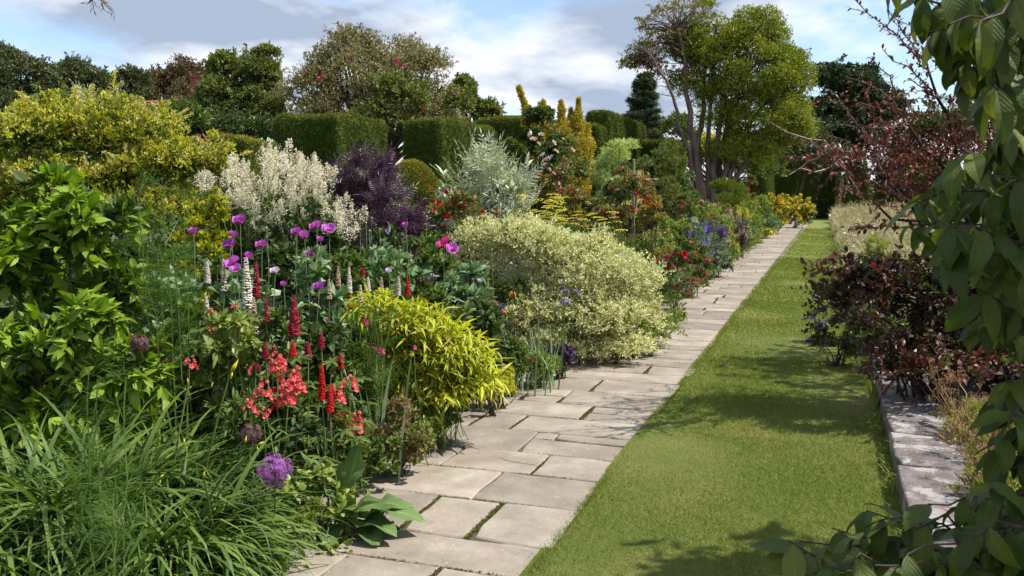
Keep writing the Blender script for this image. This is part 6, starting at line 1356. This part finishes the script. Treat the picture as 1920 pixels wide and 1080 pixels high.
for (a, b, D) in [((1640, 520), (1508, 508), 6.2), ((1600, 500), (1560, 476), 6.3), ((1700, 425), (1600, 425), 6.4), ((1650, 480), (1580, 505), 6.2), ((1700, 560), (1640, 500), 6.0), ((1680, 690), (1612, 690), 5.9), ((1700, 680), (1625, 655), 6.0), ((1750, 690), (1770, 650), 5.6), ((1800, 700), (1850, 655), 5.4), ((1720, 440), (1690, 392), 6.2), ((1700, 700), (1660, 700), 5.8)]:
    q = curve(at(*a, D + .3) - loc, at(*b, D) - loc, 8, rng=rng, jit=.012); tube(g, q, np.linspace(.006, .002, 8), 4); tw.append(q)
    for _ in range(3):
        f = rng.integers(3, 7); q2 = curve(q[f], q[f] + unit(q[f] - q[f - 1] + rng.normal(0, .5, 3)) * .15, 4); tube(g, q2, np.linspace(.003, .001, 4), 3); tw.append(q2)
part('branch', g, M_TWIG, t, kind='stuff'); Q, R = sprig_leaves(rng, tw, 52, .03); copies('leaf', [piece_mesh('leaf', x, L_PLUM) for x in T_PL], R[:180], Q[:180], rng.uniform(.035, .065, min(180, len(Q))), t, rng)
if len(Q) > 180: g2 = Geo(); g2.put(T_PL[0], R[180:], Q[180:], .05); part('side_foliage', g2, L_PLUM, t, kind='stuff')
# lavender-flowered plant at the lawn edge
t, L_, rng, h, r = shrub('catmint', 'sprawling plant with violet flowers on the lawn edge left of the purple shrub', 'perennial', 1578, 8.3, 520, 54, L_MID, 4200, .035, sd=213, k=30, lr=.22, z0=.03, mats2=(L_PLUMG, 1500, .04, T_D, {}))
leafy(rng, t, L_[L_[:, 0] < 0], 90, .028, P_VIOLET, T_FLAT, name='flowers', zmin=-.5, thick=.1)
q = [at(x, y_, 8.0) - np.array(t.location) for x, y_ in ((1505, 600), (1512, 598), (1518, 597), (1524, 600), (1530, 603), (1536, 601), (1533, 610), (1538, 606), (1526, 594), (1545, 607), (1552, 602))]
copies('flower', [piece_mesh('flower', x, P_VIOLET) for x in T_FLAT], orient(rng, unit(np.tile([[-.5, -.8, .3]], (len(q), 1))), 1, .2, .4), q, .03, t, rng)
shrub('leafy_shrub', 'green weedy growth between the meadow grass and the purple shrub', 'shrub', 1660, 9.5, 450, 60, L_MEADG, 3500, .05, T=T_N + T_D, sd=214, k=26, lr=.25, kw=dict(thick=.9))
shrub('leafy_shrub', 'green understorey shrub behind the stone wall at the right edge', 'shrub', 1870, 7.6, 430, 80, L_DEEP, 5000, .06, sd=215, k=26, lr=.25, kw=dict(thick=.9))
# dry umbel seed heads behind the wall
def t_umbel(sd, n=18):
    rr = seed(sd); T = []
    for i in range(n):
        a = rr.uniform(0, 6.28); el = rr.uniform(.5, 1.4); d = np.array([[math.cos(a) * math.cos(el), math.sin(a) * math.cos(el), math.sin(el)]]); T.append((t_diamond(.03, 0, 0), frames(d, (0.2, .1, 1))[0], np.zeros(3), 1.0)); T.append((t_octa(.07, .07, .1), np.eye(3), d[0], 1.0))
    return join(*T)
T_UM = [t_umbel(1), t_umbel(2)]
for j, (px, D, pts, lab) in enumerate([(1860, 5.4, [(1742, 680), (1758, 700), (1738, 720), (1770, 722), (1785, 760), (1760, 742), (1800, 720), (1822, 745)], 'dry branching umbel stalks nearest the purple shrub, behind the wall'), (1900, 4.9, [(1800, 790), (1812, 770), (1840, 790), (1858, 765), (1792, 830), (1835, 820), (1868, 800), (1790, 765)], 'dry straw coloured umbel clump right of the wall middle'), (1930, 4.3, [(1820, 870), (1845, 850), (1872, 880), (1838, 905)], 'shorter dry umbel stalks right of the near end of the wall')]):
    rng = seed(230 + j); loc = base(px, D); t = thing('umbel_stalks', lab, 'seed head', loc, 'dry umbels behind the wall'); g = Geo(); E = [at(*p, D + rng.uniform(-.3, .3)) - loc for p in pts]
    for e in E:
        q = curve(rng.normal(0, .08, 3) * [1, 1, 0], e, 8, rng=rng, jit=.01); tube(g, q, np.linspace(.005, .002, 8), 4)
        for _ in range(3): q2 = curve(q[5], q[5] + rng.normal(0, .07, 3) + [0, 0, .08], 4); tube(g, q2, np.linspace(.002, .001, 4), 3); E = E + [q2[-1]]
    part('stem', g, L_DRY, t); E = np.array(E); m = len(E); copies('seed_head', [piece_mesh('seed_head', x, L_DRY, False) for x in T_UM], frames(rng.normal(0, 1, (m, 3)) * [1, 1, .2], np.tile([[0, 0, 1.]], (m, 1)) + rng.normal(0, .3, (m, 3))), E, rng.uniform(.03, .06, m), t, rng)
    L_ = lumps(rng, (0, 0, .18), (.28, .3, .2), 12, .12); leafy(rng, t, L_, 500, .05, L_MEADG, T_N, thick=.9, name='foliage', zfloor=.01, up=1.0); leafy(rng, t, L_, 500, .05, L_DRY, T_N, thick=.9, name='dry_foliage', zfloor=.01, up=1.0)
for j, (px, D, lab) in enumerate([(1905, 5.2, 'grassy weeds beside the far half of the wall'), (1950, 4.2, 'grassy weeds beside the near half of the wall')]):
    shrub('weeds', lab, 'weeds', px, D, 900 if j else 800, 90, L_MEADG, 1800, .06, T=T_LN, sd=240 + j, k=26, z0=.01, stems=False, kw=dict(up=1.0, thick=.9))
# grass tufts on and beside the wall
rng = seed(250)
for j, (px, py, D, n, ln, lab) in enumerate([(1738, 920, 4.55, 22, .09, 'little grass tuft growing out of the wall joint nearest the camera'), (1668, 790, 6.3, 40, .16, 'long grass tuft at the lawn side of the wall far end'), (1688, 860, 5.3, 34, .17, 'wispy grass tuft against the lawn side of the wall'), (1694, 900, 4.8, 26, .10, 'short grass tuft where wall meets lawn')]):
    p = at(px, py, D); loc = np.array([p[0], p[1], .118 if j == 0 else .02]); t = thing('grass_tuft', lab, 'grass', loc, 'grass tufts at the wall'); a = rng.uniform(0, 6.28, n)
    copies('blade', [piece_mesh('blade', x, L_TURF) for x in (t_blade(.03, 4, 1.5, .8), t_blade(.03, 4, 1.3, 1.3))], frames(np.c_[np.cos(a), np.sin(a), np.zeros(n)], np.tile([[0, 0, 1.]], (n, 1))), np.c_[rng.normal(0, .02, (n, 2)), np.zeros(n)], ln * rng.uniform(.5, 1.1, n), t, rng)

# foreground large-leaved tree
rng = seed(301)
TBG = [t_leaf(w, 11, f, b, tip=1.25, wave=wv, peak=pk, curl=cu, twist=tw, ph=ph) for w, f, b, wv, pk, cu, tw, ph in ((.44, .10, .25, .06, .5, .5, .1, 0), (.40, .14, .45, .08, .48, .7, -.2, 1), (.48, .06, .1, .06, .52, .3, .15, 2), (.38, .18, .6, .07, .5, .9, .3, 3), (.42, .12, .05, .10, .5, .5, -.35, 4), (.46, .08, .35, .05, .46, .2, 0, 5), (.36, .25, .3, .08, .5, .6, .1, 6), (.43, .10, .75, .06, .5, .3, -.1, 7))]
loc = np.array([1.75, 2.1, 0.0]); t = thing('broadleaf_tree', 'foreground tree with large drooping dark green leaves on the right side', 'tree', loc)
g = Geo(); tube(g, curve((0, 0, -.05), (0.05, .1, 2.3), 8, rng=rng, jit=.01), np.linspace(.07, .045, 8), 8); part('trunk', g, M_BARK, t)
bx = [ # start(px,py,D) end(px,py,D) n leaves, droop
 ((2050, -60, 1.9), (1655, -70, 1.7), 12, 1.0), ((2050, -20, 1.8), (1760, -25, 1.65), 13, 1.1), ((2000, 40, 1.8), (1780, 45, 1.6), 12, 1.2), ((2020, 60, 1.6), (1830, 70, 1.5), 11, 1.2), ((2020, 120, 1.9), (1795, 115, 1.75), 10, 1.1),
 ((2040, 160, 1.7), (1850, 150, 1.6), 12, 1.2), ((2040, 250, 1.8), (1880, 240, 1.6), 12, 1.2), ((2040, 330, 1.7), (1790, 300, 1.6), 12, .5), ((2040, 400, 1.9), (1720, 378, 1.7), 13, .5), ((2040, 430, 1.6), (1760, 425, 1.5), 12, .8), ((2050, 500, 1.7), (1790, 462, 1.55), 12, .8),
 ((2050, 560, 1.6), (1900, 500, 1.5), 10, 1.0), ((2060, 620, 1.7), (1890, 590, 1.6), 8, .8), ((2060, 700, 1.9), (1880, 690, 1.7), 7, .8), ((2040, 370, 2.1), (1800, 345, 1.9), 10, .6), ((2020, 0, 2.1), (1850, 0, 1.9), 12, 1.1), ((2040, 200, 2.1), (1870, 190, 1.9), 10, 1.1), ((2040, 470, 2.0), (1850, 400, 1.8), 12, .8),
 ((2050, 430, 1.8), (1700, 410, 1.75), 13, .9), ((2050, 520, 1.75), (1830, 540, 1.6), 11, 1.0), ((2040, 100, 1.7), (1740, 60, 1.75), 12, 1.2), ((2040, 350, 1.9), (1760, 330, 1.85), 11, .9), ((2000, 60, 2.0), (1700, 0, 1.9), 12, 1.1), ((2040, 300, 1.6), (1860, 330, 1.5), 10, 1.1), ((2060, 980, 1.6), (1700, 1040, 1.5), 14, .5), ((2060, 900, 1.7), (1860, 900, 1.6), 12, .6), ((1960, 1060, 1.6), (1540, 1060, 1.5), 14, .5), ((2060, 560, 1.8), (1840, 590, 1.8), 9, 1.0),
 ((2080, 820, 1.9), (1830, 850, 1.75), 12, .5), ((2060, 900, 1.8), (1740, 945, 1.6), 14, .5), ((2060, 960, 1.7), (1650, 975, 1.6), 13, .4), ((2000, 1040, 1.7), (1560, 990, 1.6), 14, .4), ((1900, 1090, 1.65), (1480, 1015, 1.55), 12, .5), ((2000, 1100, 1.6), (1640, 1060, 1.5), 13, .5), ((2060, 1010, 1.6), (1800, 1000, 1.5), 12, .5), ((2080, 1100, 1.8), (1850, 1060, 1.6), 12, .5), ((2080, 780, 1.7), (1890, 800, 1.6), 9, .5)]
g = Geo(); LP, LR, LS = [], [], []; droops = []
bx = bx + [((a[0] + 20, a[1] + rng.uniform(-50, 50), a[2] + rng.uniform(.05, .3)), (max(b[0] + rng.uniform(15, 70), 1640 if b[1] < 700 else 1480), b[1] + rng.uniform(-35, 35), b[2] + rng.uniform(.05, .3)), nl, dr) for a, b, nl, dr in bx]
PS = np.array([at(*b[0]) - loc for b in bx]); order = np.argsort(PS[:, 2]); limbs_ = []
for grp in np.array_split(order, 9):
    c = PS[grp].mean(0); a0 = np.array([.02, .05, min(2.2, max(.25, c[2] - .55))]); q = curve(a0, c, 10, rng=rng, jit=.012, ctrl=a0 * .35 + c * .65 + np.array([.05, .05, .12])); tube(g, q, np.linspace(.024, .009, 10), 6); limbs_.append(q)
LQ = np.concatenate(limbs_)
for (a, b, nl, dr) in bx:
    nl = int(nl * 1.9); dr *= 1.15
    p = at(*a) - loc; e = at(*b) - loc; p = p * .6 + e * .4 + rng.normal(0, .05, 3); q0 = LQ[np.argmin(np.linalg.norm(LQ - p, axis=1) + .8 * (LQ[:, 2] > p[2] + .1))]
    ctrl = p + np.array([0, 0, rng.uniform(.0, .06)]); qq = curve(q0, e, 12, rng=rng, jit=.008, ctrl=ctrl); tube(g, qq, np.linspace(.006, .0014, 12), 5)
    f = np.sort(rng.uniform(.08, 1, nl)) * (len(qq) - 1); i0 = np.minimum(len(qq) - 2, f.astype(int)); P = qq[i0] + (qq[i0 + 1] - qq[i0]) * (f - i0)[:, None]; d = unit(qq[i0 + 1] - qq[i0]); sgn = np.where(np.arange(nl) % 2 == 0, 1., -1.)[:, None]
    side = unit(np.cross(d, [0, 0, 1.])) * sgn; dd = d * .7 + side * .7 + np.array([0, 0, -dr]) + rng.normal(0, .28, (nl, 3)); LP.append(P); LR.append(frames(dd, unit(CAMP - loc) * .35 + np.array([0, 0, .8]) + rng.normal(0, .35, (nl, 3)))); LS.append(rng.uniform(.055, .115, nl))
part('branch', g, M_TWIG, t); P, R, sc = np.concatenate(LP), np.concatenate(LR), np.concatenate(LS)
o_ = np.arange(len(P)); W_ = P + loc; fw_ = W_[:, 1] * cy_ - W_[:, 0] * sy_; lt_ = W_[:, 0] * cy_ + W_[:, 1] * sy_; vis = np.where(lt_ / np.maximum(fw_, .2) < .58)[0]; m = np.isin(o_, rng.permutation(vis)[:300]); print('leaves in view', len(vis), len(P)); me_ = [piece_mesh('leaf', x, L_BIG) for x in TBG]; copies('leaf', me_, R[m], P[m], sc[m], t, rng)
g = Geo(); kk = rng.integers(0, 8, len(P))
for j in range(8): g.put(TBG[j], R[~m & (kk == j)], P[~m & (kk == j)], sc[~m & (kk == j)])

# leaves round the inner limbs, mostly beyond the right edge of the picture
Li = np.array([[*(q_[k_] + rng.normal(0, .07, 3)), .2, .2, .2] for q_ in limbs_ for k_ in (2, 4, 5, 7, 8, 9)]); C = Li[:, :3] + loc
fw = C[:, 1] * cy_ - C[:, 0] * sy_; lt = C[:, 0] * cy_ + C[:, 1] * sy_; Li = Li[lt / np.maximum(fw, .3) > .64]
leafy(rng, t, Li, 1500, .10, L_BIG, [t_leaf(.44, 5, .1, .35), t_leaf(.4, 5, .14, .6)], name='inner_foliage', thick=.95, inner=.5, up=-.5)
# the rest of the crown, up and to the right, out of the picture but shading it
L_ = lumps(rng, (.45, .9, 3.3), (1.0, 1.5, .95), 40, .34); C = L_[:, :3] + loc
fw = C[:, 1] * cy_ - C[:, 0] * sy_; lt = C[:, 0] * cy_ + C[:, 1] * sy_; L_ = L_[(lt / np.maximum(fw, .3) > .68)]
stems_to(rng, t, L_[:, :3], .015, .02, M_BARK, name='upper_limbs', p0=(.05, .1, 2.25)); leafy(rng, t, L_, 2300, .13, L_BIG, [t_leaf(.44, 4, .1, .3)], name='crown', thick=.9, inner=.4, up=-.3)
if g.n: part('foliage', g, L_BIG, t, kind='stuff')
for j_, (x_, y_, m_, lab_) in enumerate([(2.3, 6.3, L_DEEP, 'dark green shrub beyond the dry umbels, hidden behind the drooping leaves'), (3.3, 4.6, L_MID, 'mid green shrub in the sunken border right of the drooping leaves'), (2.1, 3.4, L_GREENT, 'low yellowish shrub under the large leaved foreground tree'), (4.6, 7.6, L_PLUMG, 'brownish purple shrub at the back of the sunken border')]):
    shrub('leafy_shrub', lab_, 'shrub', 0, 0, 0, 0, m_, 2200, .075, T=T_D, sd=950 + j_, k=26, lr=.3, loc=np.array([x_, y_, -.04]), h=.8 + .15 * j_, r=.75)
# taller tree beyond the right edge whose shade falls across the lawn
rng = seed(320); loc = np.array([3.6, 8.6, 0]); t = thing('plum_tree', 'taller plum leaved tree at the right edge, behind the large drooping leaves', 'tree', loc)
L_ = lumps(rng, (-.5, .4, 3.1), (1.7, 1.6, 1.3), 46, .34); C = L_[:, :3] + loc; fw = C[:, 1] * cy_ - C[:, 0] * sy_; lt = C[:, 0] * cy_ + C[:, 1] * sy_; L_ = L_[lt / fw > .42]
g = Geo(); tube(g, curve((0, 0, -.05), (-.2, .1, 2.2), 7, rng=rng, jit=.02), np.linspace(.09, .05, 7), 7); part('trunk', g, M_BARK, t); stems_to(rng, t, L_[::2, :3], .02, .02, M_BARK, name='branch', p0=(-.2, .1, 2.1)); leafy(rng, t, L_, 8000, .075, L_PLUM, T_PL[:1], name='crown', thick=.8, inner=.3)
# twig hanging in at the top left corner, from a tree outside the picture
rng = seed(330); loc = base(120, 5.2); t = thing('overhanging_twig', 'bare dark twig with buds hanging into the top left of the sky', 'twig', at(165, -60, 5.2)); g = Geo(); O = np.array(t.location)
qs = [curve(at(165, -60, 5.2) - O, at(176, 18, 5.2) - O, 5), curve(at(168, -20, 5.2) - O, at(214, 25, 5.2) - O, 6), curve(at(172, 0, 5.2) - O, at(163, 8, 5.2) - O, 3), curve(at(190, 6, 5.2) - O, at(196, 20, 5.2) - O, 3)]
for q in qs: tube(g, q, np.linspace(.006, .002, len(q)), 4)
part('branch', g, M_TWIG, t, kind='stuff'); Q, R = sprig_leaves(rng, qs, 60, .02); g = Geo(); g.put(T_N[0], R, Q, .05); part('buds', g, L_DRY, t, kind='stuff')
print('objects', len(bpy.data.objects))
